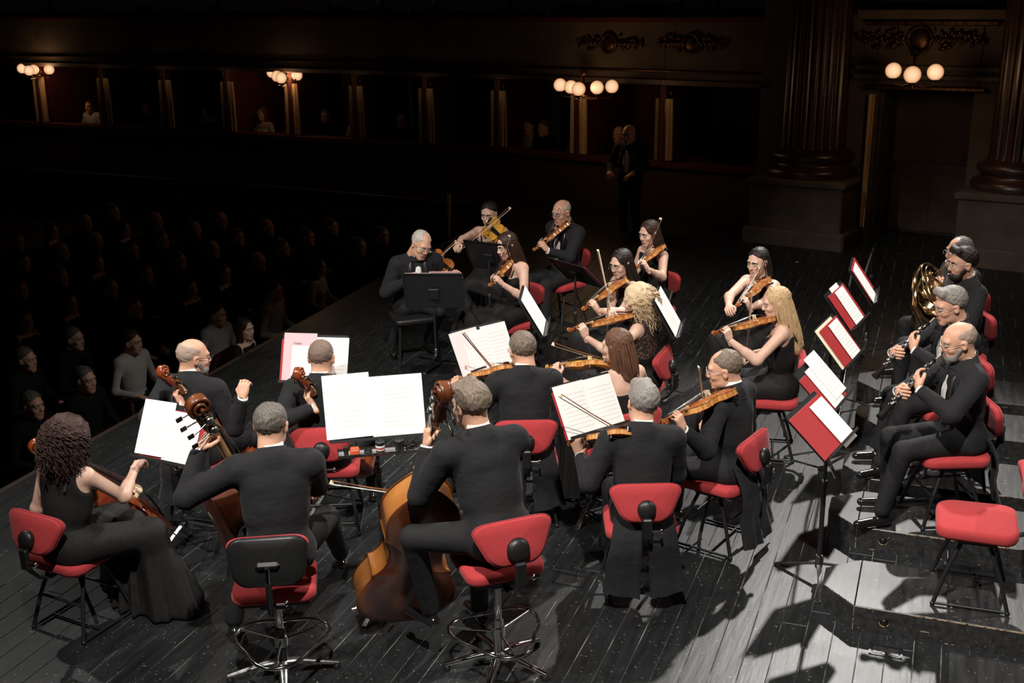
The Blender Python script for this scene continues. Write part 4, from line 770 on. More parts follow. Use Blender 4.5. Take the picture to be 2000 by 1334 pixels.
def PW(px, py, off=0.0):
    p = GTy(px, py, W0 + WN * off, W1 + WN * off); return (p - W0) @ WT, p[2]
WM = TBm(W0, WR)       # local x along the wall, -y out of it
sPed0, zPT = PW(1467, 345); sPed1, _ = PW(1648, 345); sP2, _ = PW(1872, 380); sD0, zDT = PW(1700, 168, -.3); sD1, _ = PW(1890, 168, -.3); sE0, zE1 = PW(1668, 18); sE1, _ = PW(1935, 18); _, zE0 = PW(1790, 160)
def wb(name, s0, s1, z0, z1, y0, y1, m, **kw): b = MB(); b.box(((s0 + s1) / 2, (y0 + y1) / 2, (z0 + z1) / 2), (s1 - s0, y1 - y0, z1 - z0), m, None, .01); return b.obj(name, None, WM.copy(), kind='structure', **kw)
wb('wall_proscenium', sPed0 - .2, sD0, Fz, 1.2, .75, 1.0, WALL); wb('wall_proscenium_right', sD1, sD1 + 2.5, Fz, 1.2, .75, 1.0, WALL); wb('wall_over_door', sD0 - .05, sD1 + .05, zDT, 1.2, .72, .97, WALL)
wb('trim_5', sE0 - .1, sE1 + .1, zE0, zE0 + .06, .50, .76, WALL); wb('trim_6', sE0 - .1, sE1 + .1, zE0 + .11, zE0 + .17, .56, .76, WALL); wb('trim_7', sE0 - .1, sE1 + .1, zE1 - .12, zE1, .50, .76, WALL); wb('trim_8', sE0, sE1, zE1 - .20, zE1 - .14, .60, .76, GILT)
wb('door_1', sD0 + .1, sD1 - .1, Fz, zDT, 1.55, 1.6, WALLD); wb('wall_door_recess', sD0 - .05, sD0 + .02, Fz, zDT, .9, 1.6, WALL); wb('wall_door_recess_right', sD1 - .02, sD1 + .05, Fz, zDT, .9, 1.6, WALL)
b = MB()
for z0_, z1_ in ((.15, .95), (1.1, 2.05)):
    for k in (0, 1): c = sD0 + (sD1 - sD0) * (.28 + .44 * k); b.box((c, 1.54, Fz + (z0_ + z1_) / 2), (.55, .03, z1_ - z0_), WALL, None, .01)
b.obj('door_2', None, WM.copy(), kind='structure')
b = MB(); b.box(((sD0 + sD1) / 2, .70, zDT - .03), (sD1 - sD0 + .3, .2, .05), GILT, None, .01); b.obj('trim_9', None, WM.copy(), kind='structure')
rows = []; s0_, z0_ = PW(1697, 200, -.6)
for z in np.linspace(Fz + .3, zDT - .12, 8): t = (z - Fz) / 2.3; rows.append([(s0_ + .03 + x * (.06 + .03 * t), .62 + .02 * math.cos(9 * x), z) for x in np.linspace(-.5, .5, 9)] + [(s0_ + .03, .70, z)])
b = MB(); b.loft(rows, CURT); b.obj('door_curtain', None, WM.copy(), label='narrow cream curtain tied at the left jamb of the stage door', cat='curtain')
for k, (s0, s1, lbl) in enumerate(((sPed0, sPed1, 'fluted dark red column between the boxes and the door'), (sP2, sP2 + (sPed1 - sPed0), 'fluted dark red column at the right edge of the hall'))):
    w_ = s1 - s0; c = (s0 + s1) / 2; r = empty('fluted_column', WM @ MX(None, (c, w_ / 2, Fz)), lbl, 'column', 'proscenium columns'); ph = zPT - Fz
    b = MB(); b.box((0, 0, ph / 2), (w_, w_, ph), WALL, None, .02); b.box((0, 0, .14), (w_ + .14, w_ + .14, .28), WALL, None, .03); b.box((0, 0, ph - .05), (w_ + .08, w_ + .08, .09), WALL, None, .02); b.obj('pedestal', r)
    R0 = w_ * .34; b = MB(); b.lathe((0, 0, ph), [(R0 * 1.42, 0), (R0 * 1.45, .06), (R0 * 1.38, .12), (R0 * 1.2, .15), (R0 * 1.18, .20), (R0 * 1.30, .24), (R0 * 1.30, .30), (R0 * 1.16, .34), (R0 * 1.05, .38)], MARB, 40); b.obj('column_base', r)
    nf = 24; n = nf * 8; rings = []
    for z in (ph + .36, ph + .42, ph + 2.2, ph + 3.8):
        fl = 0 if z < ph + .4 else 1; tp = 1 - .03 * max(0, z - ph - .4); rings.append([((R0 * tp - fl * .035 * max(0, math.sin(2 * math.pi * nf * j / n)) ** .6) * math.cos(2 * math.pi * j / n), (R0 * tp - fl * .035 * max(0, math.sin(2 * math.pi * nf * j / n)) ** .6) * math.sin(2 * math.pi * j / n), z) for j in range(n)])
    b = MB(); b.loft(rings, MARB); b.obj('fluted_shaft', r)
def relief(cs, cz, wd, ht, off, M, seed, lbl):
    r = random.Random(seed); b = MB(); b.ball((cs, off, cz), ht * .30, GILT, 14, (1, .3, 1.1)); b.tube([V(cs + ht * .36 * math.cos(a), off - .02, cz + ht * .40 * math.sin(a)) for a in np.linspace(0, 2 * math.pi, 21)], .02, GILT, 6)
    for s in (-1, 1):
        for k in range(9):
            x0 = ht * .4 + (wd / 2 - ht * .4) * k / 9; am = ht * .34 * (1 - .6 * k / 9); dr = 1 if k % 2 else -1; pts = []
            for i in range(14): a = i / 13 * 4.6; q = am * (1 - i / 16); pts.append(V(cs + s * (x0 + am * .5 - q * math.cos(a) * .8), off - .015 - .01 * math.sin(i), cz + dr * (am * .3 - q * math.sin(a) * .6)))
            b.tube(pts, [.026 * (1 - i / 18) for i in range(14)], GILT, 6)
            for j in range(3): b.ball((cs + s * (x0 + r.uniform(0, .15)), off - .01, cz + r.uniform(-1, 1) * am), r.uniform(.02, .04), GILT, 6, (1.6, .6, .8), RY(r.uniform(0, 180)))
    return b.obj('gilt_relief', None, M, label=lbl, cat='ornament')
sc1, zc1 = PW(1797, 78, -.70); relief(sc1, zc1, 1.55, .42, .70, WM.copy(), 5, 'gilt scrollwork relief over the stage door')
for k, (i, pxc) in enumerate(((0, 1350), (0, 1190))):
    pa = GTy(pxc, 85, Q[0], Q[1]) if k == 0 else GTy(pxc, 85, Q[0], Q[1]); t = nz(Q[0] - Q[1]); t[2] = 0; n_ = V(t[1], -t[0], 0); n_ = n_ if n_ @ pa < 0 else -n_; R = np.array([t, -n_, [0, 0, 1]]).T
    if np.linalg.det(R) < 0: R = np.array([-t, -n_, [0, 0, 1]]).T
    relief(0, 0, .95, .34, 0, TBm(pa, R), 11 + k, ['gilt scrollwork relief on the balcony front beside the column', 'gilt scrollwork relief on the balcony front above the third lamps'][k])
LAMPG = mat('frosted_lamp_glass', (.9, .8, .6), .6, emit=((1, .56, .24), 1.55))
def lampmat():
    nt = LAMPG.node_tree; b = nt.nodes['Principled BSDF']; lw = nt.nodes.new('ShaderNodeLayerWeight'); lw.inputs[0].default_value = .5; cr = nt.nodes.new('ShaderNodeValToRGB'); cr.color_ramp.elements[0].color = (1.15, .72, .42, 1); cr.color_ramp.elements[1].color = (.50, .22, .09, 1); cr.color_ramp.elements[1].position = .75
    nt.links.new(lw.outputs['Facing'], cr.inputs[0]); nt.links.new(cr.outputs[0], b.inputs['Emission Color']); b.inputs['Emission Strength'].default_value = 1.0; b.inputs['Base Color'].default_value = (.1, .08, .06, 1)
lampmat()
def lamp(px_list, z, lbl, anchor_dz=.17, far=.38):
    P_ = [GT(px, py, z) if len(e) == 2 else GT(px, py, z) for e in px_list for px, py in [e[:2]]]; c = np.mean(P_, 0); back = nz(V(c[0], c[1], 0)); top = c + back * far + V(0, 0, anchor_dz); r = empty('globe_lamp', TBm(c), lbl, 'lamp', 'bracket lamps with frosted globes')
    b = MB(); b.lathe(top - c, [(.001, -.06), (.05, -.04), (.06, 0), (.04, .05), (.001, .07)], GILT, 10); b.tube([top - c, c - c + back * .05 + V(0, 0, -.02), V(0, 0, -.13)], .014, GILT, 8); b.ball((0, 0, -.13), .035, GILT, 10); b.obj('bracket', r)
    for p in P_:
        q = p - c; b = MB(); b.tube([V(0, 0, -.13), q * .5 + V(0, 0, -.17), q * .95 + V(0, 0, -.16), q + V(0, 0, -.10)], .008, GILT, 6); b.lathe(q + V(0, 0, -.115), [(.01, -.01), (.035, .01), (.04, .03)], GILT, 12); a = b.obj('arm', r); b = MB(); b.ball((0, 0, 0), .098, LAMPG, 24); b.obj('globe', a, MX(None, q))
    l = bpy.data.lights.new('globe_glow', 'POINT'); l.energy = 10; l.color = (1, .58, .28); l.shadow_soft_size = .12; o = bpy.data.objects.new('globe_glow', l); COL.objects.link(o); o.location = T2W(c - back * .25)
lamp([(1745, 138), (1782, 146), (1827, 141)], -.655, 'three globe lamp over the stage door', .20, 1.15); lamp([(1094, 166), (1115, 170), (1130, 174), (1166, 171), (1195, 169)], -1.0, 'five globe lamp on the balcony front above the far violins')
lamp([(531, 142), (541, 149), (549, 152), (580, 147), (602, 140)], -1.03, 'five globe lamp on the balcony front, second from the left'); lamp([(43, 134), (57, 138), (66, 136), (96, 136), (117, 130)], -1.03, 'leftmost five globe lamp on the balcony front')
EXITM = mat('exit_sign_glow', (.0, .1, .06), .5, emit=((.05, .8, .5), .09))
for px, py, lb in ((250, 329, 'tiny green exit light in the dark hall at left'), (870, 377, 'tiny green exit light behind the far violins')):
    p = GT(px, py, -3.0) ; b = MB(); b.box((0, 0, 0), (.16, .03, .05), EXITM, None, .004); b.box((0, .03, 0), (.20, .03, .08), BLKP, None, .004); b.obj('exit_light', None, TBm(p), label=lb, cat='exit sign')
p = GT(877, 430, -2.6); b = MB(); b.loft([[(x * w_, y * w_, z) for x, y in ((-1, -.6), (0, -1), (1, -.6), (1, .6), (0, 1), (-1, .6))] for z, w_ in ((.35, .03), (.1, .026), (-.15, .012), (-.3, .004))], CURT); b.tube([V(0, 0, .3), V(0, .01, -1.0), V(0, .01, -1.75)], .008, EBONY, 6); b.obj('hanging_tassel', None, TBm(p), label='slim cream hanging drape at the far stage corner', cat='drape')
b = MB(); b.box((0, 0, 0), (.10, 15.5, 1.25), WALLD, None, .01); b.obj('wall_stage_front', None, MX(RU, AU(-6.50, 4.2 + 7.75 - 1.2, -.65)), kind='structure')
b = MB(); b.box((0, 0, 0), (26, 34, .1), STALL); b.obj('floor_stalls', None, MX(RU, AU(-19.6, 14, -1.35)), kind='structure')

# ---------------------------------------------------------------- the players
def seat_for(key, label, dyaw=0, fwd=.09, z=0, dx=0):
    p = PEOPLE[key]; f = RZ(p['yaw'] - 90) @ V(dx, fwd, 0); return chair(p['root'] + f, p['yaw'] + dyaw, label, z)
def scale_inst(px, py): return G(px, py)
# violins and violas, from the camera outwards
string_player('P8', 'violinist with cropped grey hair seen from behind, tailcoat hanging behind his red chair', 'violin of the grey-haired man, scroll in front of the red folder', 'bow of the grey-haired violinist, crossing his open music', (1255, 790), 91, (1234, 840), 1.10, (1105, 866), 'far', (1112, 770), .46, 'near', roll=24, ribs=RIBS,
    hair='quiff', hm=H_GREY, hy=12, hp=10, hr=8, tails=(.10, .10), lean=6)
string_player('P9', 'violist with glasses and tousled grey hair, long tailcoat hanging over his red chair', 'glossy orange viola of the man with glasses, back turned to the camera', 'bow of the violist with glasses and tousled hair', (1415, 722), 148, (1420, 760), 1.10, (1283, 828), 'near', (1343, 742), .25, 'near', roll=26, kind='viola',
    hair='thin', hm=H_BGREY, glasses='wire', hy=22, hp=12, tails=(.08, .12), lean=4, twist=-6, knees={-1: (-.05, 0, 0)})
string_player('P7', 'woman with straight chestnut shoulder-length hair and a low-backed black dress', 'pale golden violin of the woman with chestnut hair', 'bow of the woman with chestnut hair', (1205, 676), 122, (1186, 705), 1.10, (1062, 716), 'far', (1093, 672), .40, 'near', roll=22, varn=AMBER,
    sex='f', hair='bob', hm=H_BROWN, hy=25, hp=8, strand=170, outfit='low', lean=5)
string_player('P6', 'violinist with greying brown hair, black jacket back in the middle of the orchestra', 'violin half hidden behind the man with greying brown hair', 'dark bow rising in front of the pink score', (1020, 685), 95, (1004, 712), 1.10, (858, 750), 'far', (925, 646), .44, 'near', roll=24,
    hair='short', hm=H_BGREY, hy=18, hp=16, tails=(.15, .05), glasses='dark', lean=9)
string_player('P10', 'woman with platinum curly hair and a sheer dotted black top', 'orange violin of the woman with platinum curls', 'bow of the woman with platinum curls', (1243, 588), 158, (1231, 612), 1.10, (1103, 645), 'near', (1177, 570), .22, 'near', roll=20,
    sex='f', hair='curly', hm=H_PLAT, strand=600, outfit='lace', hy=15, lean=4, sc=.97)
string_player('P14', 'woman with long straight blonde hair and a strappy black dress', 'reddish violin of the long-haired blonde woman', 'upright bow of the long-haired blonde woman', (1516, 592), 168, (1506, 618), 1.10, (1386, 651), 'near', (1457, 575), .22, 'near', roll=20,
    sex='f', hair='verylong', hm=H_BLOND, strand=200, outfit='strap', hy=10, hp=14, lean=3, skirt=dict(w=.22, hem=(0, .22, 0)), feet={-1: (0, .25, 0), 1: (0, .3, 0)})
string_player('P13', 'woman with dark hair tied back, bare arms, bowing with her right arm stretched out', 'violin pointing down at the woman with dark hair tied back', 'long bow held low by the woman with dark hair tied back', (1480, 512), 225, (1489, 545), 1.10, (1437, 598), 'near', (1484, 522), .24, 'far', roll=30, pj=.1, bl=.74,
    sex='f', hair='pony', hm=H_BLACK, strand=60, outfit='high', hy=-2, hp=12, lean=6, poleR=(1, -.1, -.4))
string_player('P11', 'woman with dark hair and thin glasses between two stands', 'violin of the dark-haired woman with glasses', 'bow of the dark-haired woman with glasses', (1213, 515), 210, (1214, 545), 1.10, (1133, 606), 'near', (1197, 497), .34, 'far', roll=30,
    sex='f', hair='long', hm=H_BLACK, strand=90, outfit='high', glasses='wire', hy=10, hp=16, lean=4)
string_player('P12', 'far woman with long brown hair in a cap-sleeved black dress', 'violin held low by the far woman with long brown hair', 'bow of the far woman with long brown hair', (1268, 456), 215, (1286, 483), 1.10, (1240, 522), 'near', (1282, 437), .38, 'near', roll=35,
    sex='f', hair='long', hm=H_DARK, strand=90, outfit='high', hy=0, hp=14, lean=4)
string_player('P17', 'woman with long dark hair in profile beside the standing black desk', 'violin of the dark-haired woman in profile', 'bow of the dark-haired woman in profile', (990, 480), 222, (1006, 496), 1.10, (952, 560), 'near', (986, 474), .36, 'near', roll=40,
    sex='f', hair='long', hm=H_DARK, strand=90, outfit='strap', hy=-8, hp=18, lean=8, skirt=dict(w=.2))
string_player('P16', 'woman in a wide black skirt holding a bright yellow viola', 'bright yellow viola facing the camera', 'bow held low by the woman with the yellow viola', (955, 418), 258, (950, 437), 1.15, (992, 474), 'near', (903, 492), -.40, 'near', roll=48, kind='viola', varn=AMBER, ribs=AMBER,
    sex='f', hair='updo', hm=H_BLACK, outfit='strap', hy=-8, hp=14, lean=4, poleR=(1, -.1, -.3), skirt=dict(w=.24))
string_player('P18', 'bald violinist with dark glasses at the far back', 'violin of the bald violinist at the far back', 'bow of the bald violinist at the far back', (1097, 415), 222, (1106, 436), 1.10, (1038, 490), 'near', (1089, 412), .36, 'near', roll=35,
    hair='ring', hm=H_WHITE, glasses='dark', hy=4, hp=14, lean=3)
string_player('P15', 'white-haired leader leaning over his violin, patent shoes shining', 'golden brown violin of the white-haired leader', 'bow of the white-haired leader', (822, 478), 288, (838, 497), 1.0, (905, 546), 'near', (866, 468), .34, 'far', roll=40, varn=VARN,
    hair='thin', hm=H_WHITE, glasses='wire', hy=16, hp=26, hr=-12, lean=16, side=-4, spread=.17, kneeW={1: G(792, 602, .54), -1: G(858, 606, .54)}, footW={1: G(768, 672, .12), -1: G(838, 668, .12)})
# cellos and basses
def low_string(kind, C, E_, nrm, lab, grp, **kw):
    y = nz(E_ - C); q = instrument(kind, MX(frame(y, nrm), C), lab, 'cello' if kind == 'cello' else 'double bass', grp, **kw); q['M'] = frame(y, nrm); q['C'] = C; return q
def handgrip(q, t, out=0.):
    s = q['s']; return q['C'] + q['M'] @ V(0, q['L'] + (q['nt'] - q['L']) * t, .010 * s - .03)
c1 = G(318, 1010, .27); q1 = low_string('cello', c1, on_ray(66, 862, c1, 1.22, 'near'), V(.95, .75, .55), 'red-brown cello of the curly-haired woman, bridge catching the light', 'cellos')
ct = c1 + q1['M'] @ V(0, q1['br'] + .10, q1['zt'] + q1['bz'] + .01)
hand1 = on_ray(277, 908, G(203, 930, 1.02), .55, 'far'); bd = nz(hand1 - ct); bow(hand1 - bd * .72, hand1, 'bow of the curly-haired cellist', heavy=1.15, hairside=V(0, -.3, -1))
person('P1', 'cellist with big dark curly hair, bare shoulders and an open-backed black dress', (137, 858), 48, 'f', sh=.47, lean=7, twist=24, hy=22, hp=10, hair='curly', hm=H_CURL, strand=1100, outfit='halter', L=dict(p=handgrip(q1, .75), y=q1['M'] @ V(.5, .2, .6), n=q1['M'] @ V(-.9, 0, -.3), pose='hold'),
       R=dict(p=hand1, y=None, n=V(.2, .1, -1), pose='bow'), poleR=(.4, -.6, -.1), poleL=(-.4, -.1, -1), spread=.20, skirt=dict(w=.24, hem=(.02, .02, 0)), hh=.0045, res=.010, sc=.95)
hp2 = G(378, 700, 1.23); c2 = hp2 + V(.16, .40, .28 - 1.23); q2 = low_string('cello', c2, on_ray(314, 716, c2, 1.22, 'near'), V(.3, 1, .5), 'cello of the bald cellist, scroll beside his left ear', 'cellos')
ct2 = c2 + q2['M'] @ V(0, q2['br'] + .10, q2['zt'] + q2['bz'] + .01); h2 = on_ray(480, 752, ct2, .52, 'near'); bow(ct2 - nz(h2 - ct2) * .18, h2, 'bow of the bald cellist, its frog in his outstretched hand', heavy=1.15, hairside=V(0, 0, -1))
person('P2', 'bald cellist with glasses and a grey beard looking to the right', (378, 698), 72, lean=6, hy=-42, hp=8, hair='ring', hm=H_STUB, beard=H_GREY, glasses='dark', L=dict(p=handgrip(q2, .7), y=q2['M'] @ V(.5, .2, .6), n=q2['M'] @ V(-.9, 0, -.3), pose='hold'), R=dict(p=h2, y=None, n=V(0, .1, -1), pose='bow'), poleR=(.6, 0, -.3), poleL=(-1, 0, -.2), spread=.22, tails=(.2, .04))
hp3 = G(628, 700, 1.23); c3 = hp3 + V(.10, .40, .28 - 1.23); q3 = low_string('cello', c3, on_ray(581, 720, c3, 1.22, 'near'), V(.2, 1, .5), 'cello of the close-cropped cellist, scroll against the white music', 'cellos')
ct3 = c3 + q3['M'] @ V(0, q3['br'] + .10, q3['zt'] + q3['bz'] + .01); h3 = ct3 + V(.42, -.18, -.02); bow(ct3 - nz(h3 - ct3) * .22, h3, 'bow of the close-cropped cellist, hidden behind the big music', heavy=1.15, hairside=V(0, 0, -1))
person('P3', 'cellist with close-cropped balding hair seen from behind', (628, 700), 86, lean=6, hy=0, hp=12, hair='crop', hm=H_CROP, L=dict(p=handgrip(q3, .7), y=q3['M'] @ V(.5, .2, .6), n=q3['M'] @ V(-.9, 0, -.3), pose='hold'), R=dict(p=h3, y=None, n=V(0, .1, -1), pose='bow'), poleR=(.7, 0, -.5), poleL=(-1, 0, -.3), spread=.22)
c5 = G(772, 1168, .15); q5 = low_string('bass', c5, on_ray(868, 742, c5, 1.66, 'near'), V(-.30, .94, .1), 'worn brown double bass leaning at the left of the right-hand bassist', 'double basses')
g5 = on_ray(840, 862, c5, 1.30, 'near'); t5 = q5['C'] + q5['M'] @ V(0, 1.32, .0); hb5 = c5 + q5['M'] @ V(.1, .62, .18) + V(.25, .05, 0)
person('P5', 'bassist with greying dark hair on the tall chrome stool, hand round the bass neck', (920, 793), 128, sc=1.05, sh=.75, lean=17, twist=-12, hy=4, hp=10, hair='side', hm=H_BGREY, hh=.0045, res=.010, L=dict(p=t5, y=V(.05, .25, 1), n=V(.9, .3, 0), pose='hold'), R=dict(p=hb5, y=None, n=V(-.6, 0, -.6), pose='bow'),
       poleL=(-.3, -.6, -1), kneeW={-1: G(806, 1050, .82)}, footW={-1: G(840, 1195, .30)}, spread=.2)
bow(hb5 + V(-.62, .18, .02), hb5, 'bow of the right-hand bassist, hidden behind his knee', heavy=1.3)
c4 = G(545, 1130, .17); q4 = low_string('bass', c4, on_ray(386, 772, c4, 1.66, 'near'), V(.85, .6, .2), 'dark double bass with a glossy carved scroll, held by the left-hand bassist', 'double basses', varn=BASSV, ribs=BASSV)
t4 = q4['C'] + q4['M'] @ V(0, 1.34, .0); hb4 = G(615, 965, .80)
person('P4', 'bassist with thinning grey-brown hair on the black-backed stool, seen from behind', (530, 832), 97, sc=1.03, sh=.67, lean=8, twist=4, hy=-12, hp=12, hair='thin', hm=H_SALT, hh=.0045, res=.010, L=dict(p=t4 + V(-.01, -.02, 0), y=V(.5, .3, .75), n=V(.5, .3, -.6), pose='hold'), R=dict(p=hb4, y=V(-.2, 1, -.6), n=V(0, 0, -1), pose='bow'),
       poleL=(-.4, -.5, -1), poleR=(.4, -.5, -1), spread=.24, footW={-1: G(458, 1215, .12), 1: G(665, 1085, .12)})
bow(hb4 + V(-.66, .22, .0), hb4, 'bow of the left-hand bassist, hidden by his jacket', heavy=1.3)
# winds on the risers
def oboe(reed, bell, lbl):
    reed = np.array(reed); y = nz(np.array(bell) - reed); Rm = frame(y, V(0, 0, 1)); r = empty('oboe', MX(Rm, reed), lbl, 'oboe', 'oboes'); L = .60
    b = MB(); b.tube([V(0, -.01, 0), V(0, .04, 0)], [.004, .0025], MAPLE, 8); b.obj('reed', r)
    b = MB(); b.tube([V(0, .04, 0), V(0, .06, 0), V(0, .25, 0), V(0, .26, 0), V(0, .48, 0), V(0, .50, 0), V(0, .53, 0), V(0, .575, 0), V(0, L, 0)], [.008, .010, .011, .0135, .0135, .016, .015, .024, .027], EBONY, 16); b.obj('body', r)
    b = MB()
    for i in range(13): yy = .09 + i * .032; x = .008 * (1 if i % 2 else -1); b.lathe((x, yy, .015), [(.001, 0), (.013, .001), (.013, .005), (.001, .007)], CHROME, 10); b.box((x * 1.6, yy + .014, .014), (.006, .03, .006), CHROME, None, .001); b.ball((x * -1.9, yy + .01, .008), .007, CHROME, 8)
    for s in (-1, 1): b.tube([V(s * .015, .08, .006), V(s * .015, .28, .006), V(s * .015, .50, .006)], .0022, CHROME, 6)
    for yy in (.06, .255, .49): b.tube([V(0, yy - .005, 0), V(0, yy + .005, 0)], .0165, CHROME, 14)
    b.obj('keywork', r, label='silver keys'); return Rm
def oboist(key, plabel, olabel, px, yaw, bell, **kw):
    hz_ = .16 + .47 + .10 + .5 * math.cos(math.radians(kw.get('lean', 6))) + .15
    P0 = person.__defaults__ ; hpx = G(*px, hz_); fw = RZ(yaw - 90) @ RZ(kw.get('hy', 0)); mouth = hpx + fw @ V(0, .115, -.085 if kw.get('hp', 10) > 5 else -.06)
    Bl = on_ray(*bell, mouth, .61, 'near'); y = nz(Bl - mouth); Rm = oboe(mouth, Bl, olabel); side = nz(np.cross(y, V(0, 0, 1)))
    return person(key, plabel, px, yaw, z0=.16, L=dict(p=mouth + y * .20 + Rm @ V(0, 0, -.005), y=-side * .6 * 0 + nz(-y * .15 + V(0, 0, .5)) + (RZ(yaw - 90) @ V(.9, .3, 0)), n=nz(-(RZ(yaw - 90) @ V(0, 1, 0)) * 1 + V(0, 0, -.2)), pose='keys'),
           R=dict(p=mouth + y * .36 + Rm @ V(0, 0, -.005), y=nz((RZ(yaw - 90) @ V(-.9, .3, 0)) + V(0, 0, .3)), n=nz(-(RZ(yaw - 90) @ V(0, 1, 0)) + V(0, 0, -.2)), pose='keys'), poleL=(-.9, -.1, -.8), poleR=(.9, -.1, -.8), **kw)
oboist('P22', 'bald oboist with glasses and a short grey beard, tailcoat hanging over his chair', 'oboe of the bald oboist', (1872, 668), 182, (1716, 818), lean=5, hp=14, hy=0, hair='ring', hm=H_STUB, beard=H_GREY, glasses='dark', tails=(.14, .10), spread=.12, knees={-1: (0, .0, 0), 1: (0, -.0, 0)}, feet={-1: (0, .08, 0), 1: (0, -.05, 0)}, hh=.0045)
oboist('P21', 'oboist with thick grey hair and dark-framed glasses', 'oboe of the grey-haired oboist', (1856, 598), 186, (1706, 738), lean=7, hp=16, hy=0, hair='quiff', hm=H_GREY, glasses='dark', spread=.12, feet={-1: (0, .12, 0), 1: (0, .02, 0)})
def horn(mouth, ctr, nrm, lbl):
    mouth = np.array(mouth); ctr = np.array(ctr); y = nz(mouth - ctr); Rm = frame(y, nrm); r = empty('french_horn', MX(Rm, ctr), lbl, 'french horn', 'french horns'); D = np.linalg.norm(mouth - ctr)
    def coil(rx, ry, z0, z1, t0, t1, rad, m, n=40): b = MB(); b.tube([V(rx * math.cos(a), ry * math.sin(a), z0 + (z1 - z0) * i / n) for i, a in enumerate(np.linspace(t0, t1, n))], rad, m, 8); return b
    coil(.145, .145, -.01, .01, -1.2, 5.4, .0075, BRASS).obj('main_coil', r); coil(.115, .125, .02, .03, 0, 6.1, .006, BRASS).obj('inner_coil', r); coil(.09, .07, -.02, -.02, 0, 6.2, .0065, BRASSD).obj('valve_coil', r)
    for i, (x, yy) in enumerate(((-.05, -.02), (0, -.03), (.05, -.02))):
        b = MB(); b.lathe((x, yy, -.02), [(.001, 0), (.018, 0), (.018, .045), (.001, .05)], BRASSD, 12); b.tube([V(x, yy, 0), V(x - .015, yy + .07, .0), V(x + .015, yy + .075, 0), V(x + .015, yy, 0)], .005, BRASS, 6); b.obj('rotary_valve', r)
    b = MB()
    for i in range(5): q = .03 + .018 * i; b.tube([V(-.10, -.02 - q * .8, .015), V(.03 + q * .3, -.02 - q * .8, .015), V(.05 + q * .3, -.03 - q * .8, .015), V(.03 + q * .3, -.035 - q * .8, .015), V(-.10, -.035 - q * .8, .015)], .0048, BRASS, 6)
    b.obj('tuning_slides', r)
    b = MB(); b.tube([V(-.02, .05, .02), V(.01, D * .55, .02), V(0, D, 0)], [.0065, .005, .004], BRASS, 8); b.lathe((0, D - .02, 0), [(.004, 0), (.006, .02), (.012, .045), (.008, .045)], CHROME, 12, RX(-90)); b.obj('lead_pipe', r)
    b = MB(); pts = [V(-.145, 0, -.01), V(-.13, -.11, -.04), V(-.04, -.17, -.09), V(.06, -.14, -.13), V(.11, -.08, -.15), V(.15, -.02, -.165)]; b.tube(pts, [.012, .018, .028, .048, .080, .145], BRASS, 24, cap=False); b.obj('bell', r); return Rm
def hornist(key, plabel, hl, px, yaw, ctr, **kw):
    sc0 = kw.get('sc', 1.0); hz_ = .16 + kw.get('sh', .47) + .10 * sc0 + .5 * sc0 * math.cos(math.radians(kw.get('lean', 4))) + .15 * sc0; hpx = G(*px, hz_); Rp = RZ(yaw - 90); mouth = hpx + Rp @ V(0, .11, -.075); c = on_ray(*ctr, mouth, .36, 'near'); nr = Rp @ V(-.9, .25, .2); Rm = horn(mouth, c, nr, hl)
    return person(key, plabel, px, yaw, z0=.16, L=dict(p=c + Rm @ V(.03, -.02, .03), y=Rp @ V(.35, .5, .7), n=Rp @ V(.7, -.5, -.1), pose='hold'), R=dict(p=c + Rm @ V(.11, -.07, -.14), y=Rp @ V(-.2, 1, -.1), n=Rp @ V(-.9, 0, .3), pose='relax'), **kw)
hornist('P20', 'horn player with curly black hair, full dark beard and thin glasses', 'brass french horn of the bearded player', (1880, 516), 188, (1826, 572), lean=4, hp=6, hair='quiff', hm=H_BLACK, beard=H_BLACK, glasses='wire', bs=1.06)
hornist('P19', 'horn player with a high forehead half hidden behind the bearded one', 'brass french horn of the far horn player', (1873, 492), 190, (1822, 545), lean=3, sc=.95, sh=.43, hp=4, hair='thin', hm=H_SALT, glasses='wire')

# ---------------------------------------------------------------- chairs and stools
CH_L = dict(P8='red chair behind the grey-haired violinist, its back square to the camera', P9='red chair of the violist with glasses, tailcoat hanging over it', P7='red chair of the woman with chestnut hair', P6='red chair of the man with greying brown hair', P10='red chair of the woman with platinum curls', P14='red chair of the woman with long blonde hair', P13='red chair behind the woman with dark hair tied back', P11='red chair of the dark-haired woman with glasses', P12='red chair of the far woman with long brown hair', P17='red chair of the dark-haired woman in profile', P16='red chair hidden under the woman with the yellow viola', P18='red chair of the bald violinist at the far back', P1='red chair of the curly-haired cellist, at the left edge', P2='red chair hidden under the bald cellist', P3='red chair of the close-cropped cellist, round black hub on its back')
for k_, l_ in CH_L.items(): seat_for(k_, l_, dx=-.06 if k_ == 'P1' else 0, fwd=.06 if k_ == 'P1' else .09, dyaw={'P1': 14, 'P9': -4, 'P3': 6, 'P6': -4}.get(k_, 0))
for k_, l_ in dict(P22='red chair of the bald oboist on the riser', P21='red chair of the grey-haired oboist on the riser', P20='red chair of the bearded horn player', P19='red chair of the far horn player').items(): seat_for(k_, l_, z=.16)
gch = (G(1835, 1040, .62) + G(1975, 1060, .62) + G(1845, 985, .62) + G(1975, 995, .62)) / 4; chair(gch, 161, 'empty red chair on the nearest riser, at the right edge', .16)
p5 = PEOPLE['P5']; p4_ = PEOPLE['P4']; print('ROOTS', p5['root'], G(975, 1308), p4_['root'], G(555, 1322), PEOPLE['P15']['root']); stool(G(975, 1300), 112, 'tall stool with red back, foot ring and five-legged chrome base', .665, True, leg_yaw=20); stool(G(555, 1318), 96, 'tall stool with a black plastic back, red seat and chrome base', .59, False, True, leg_yaw=6)

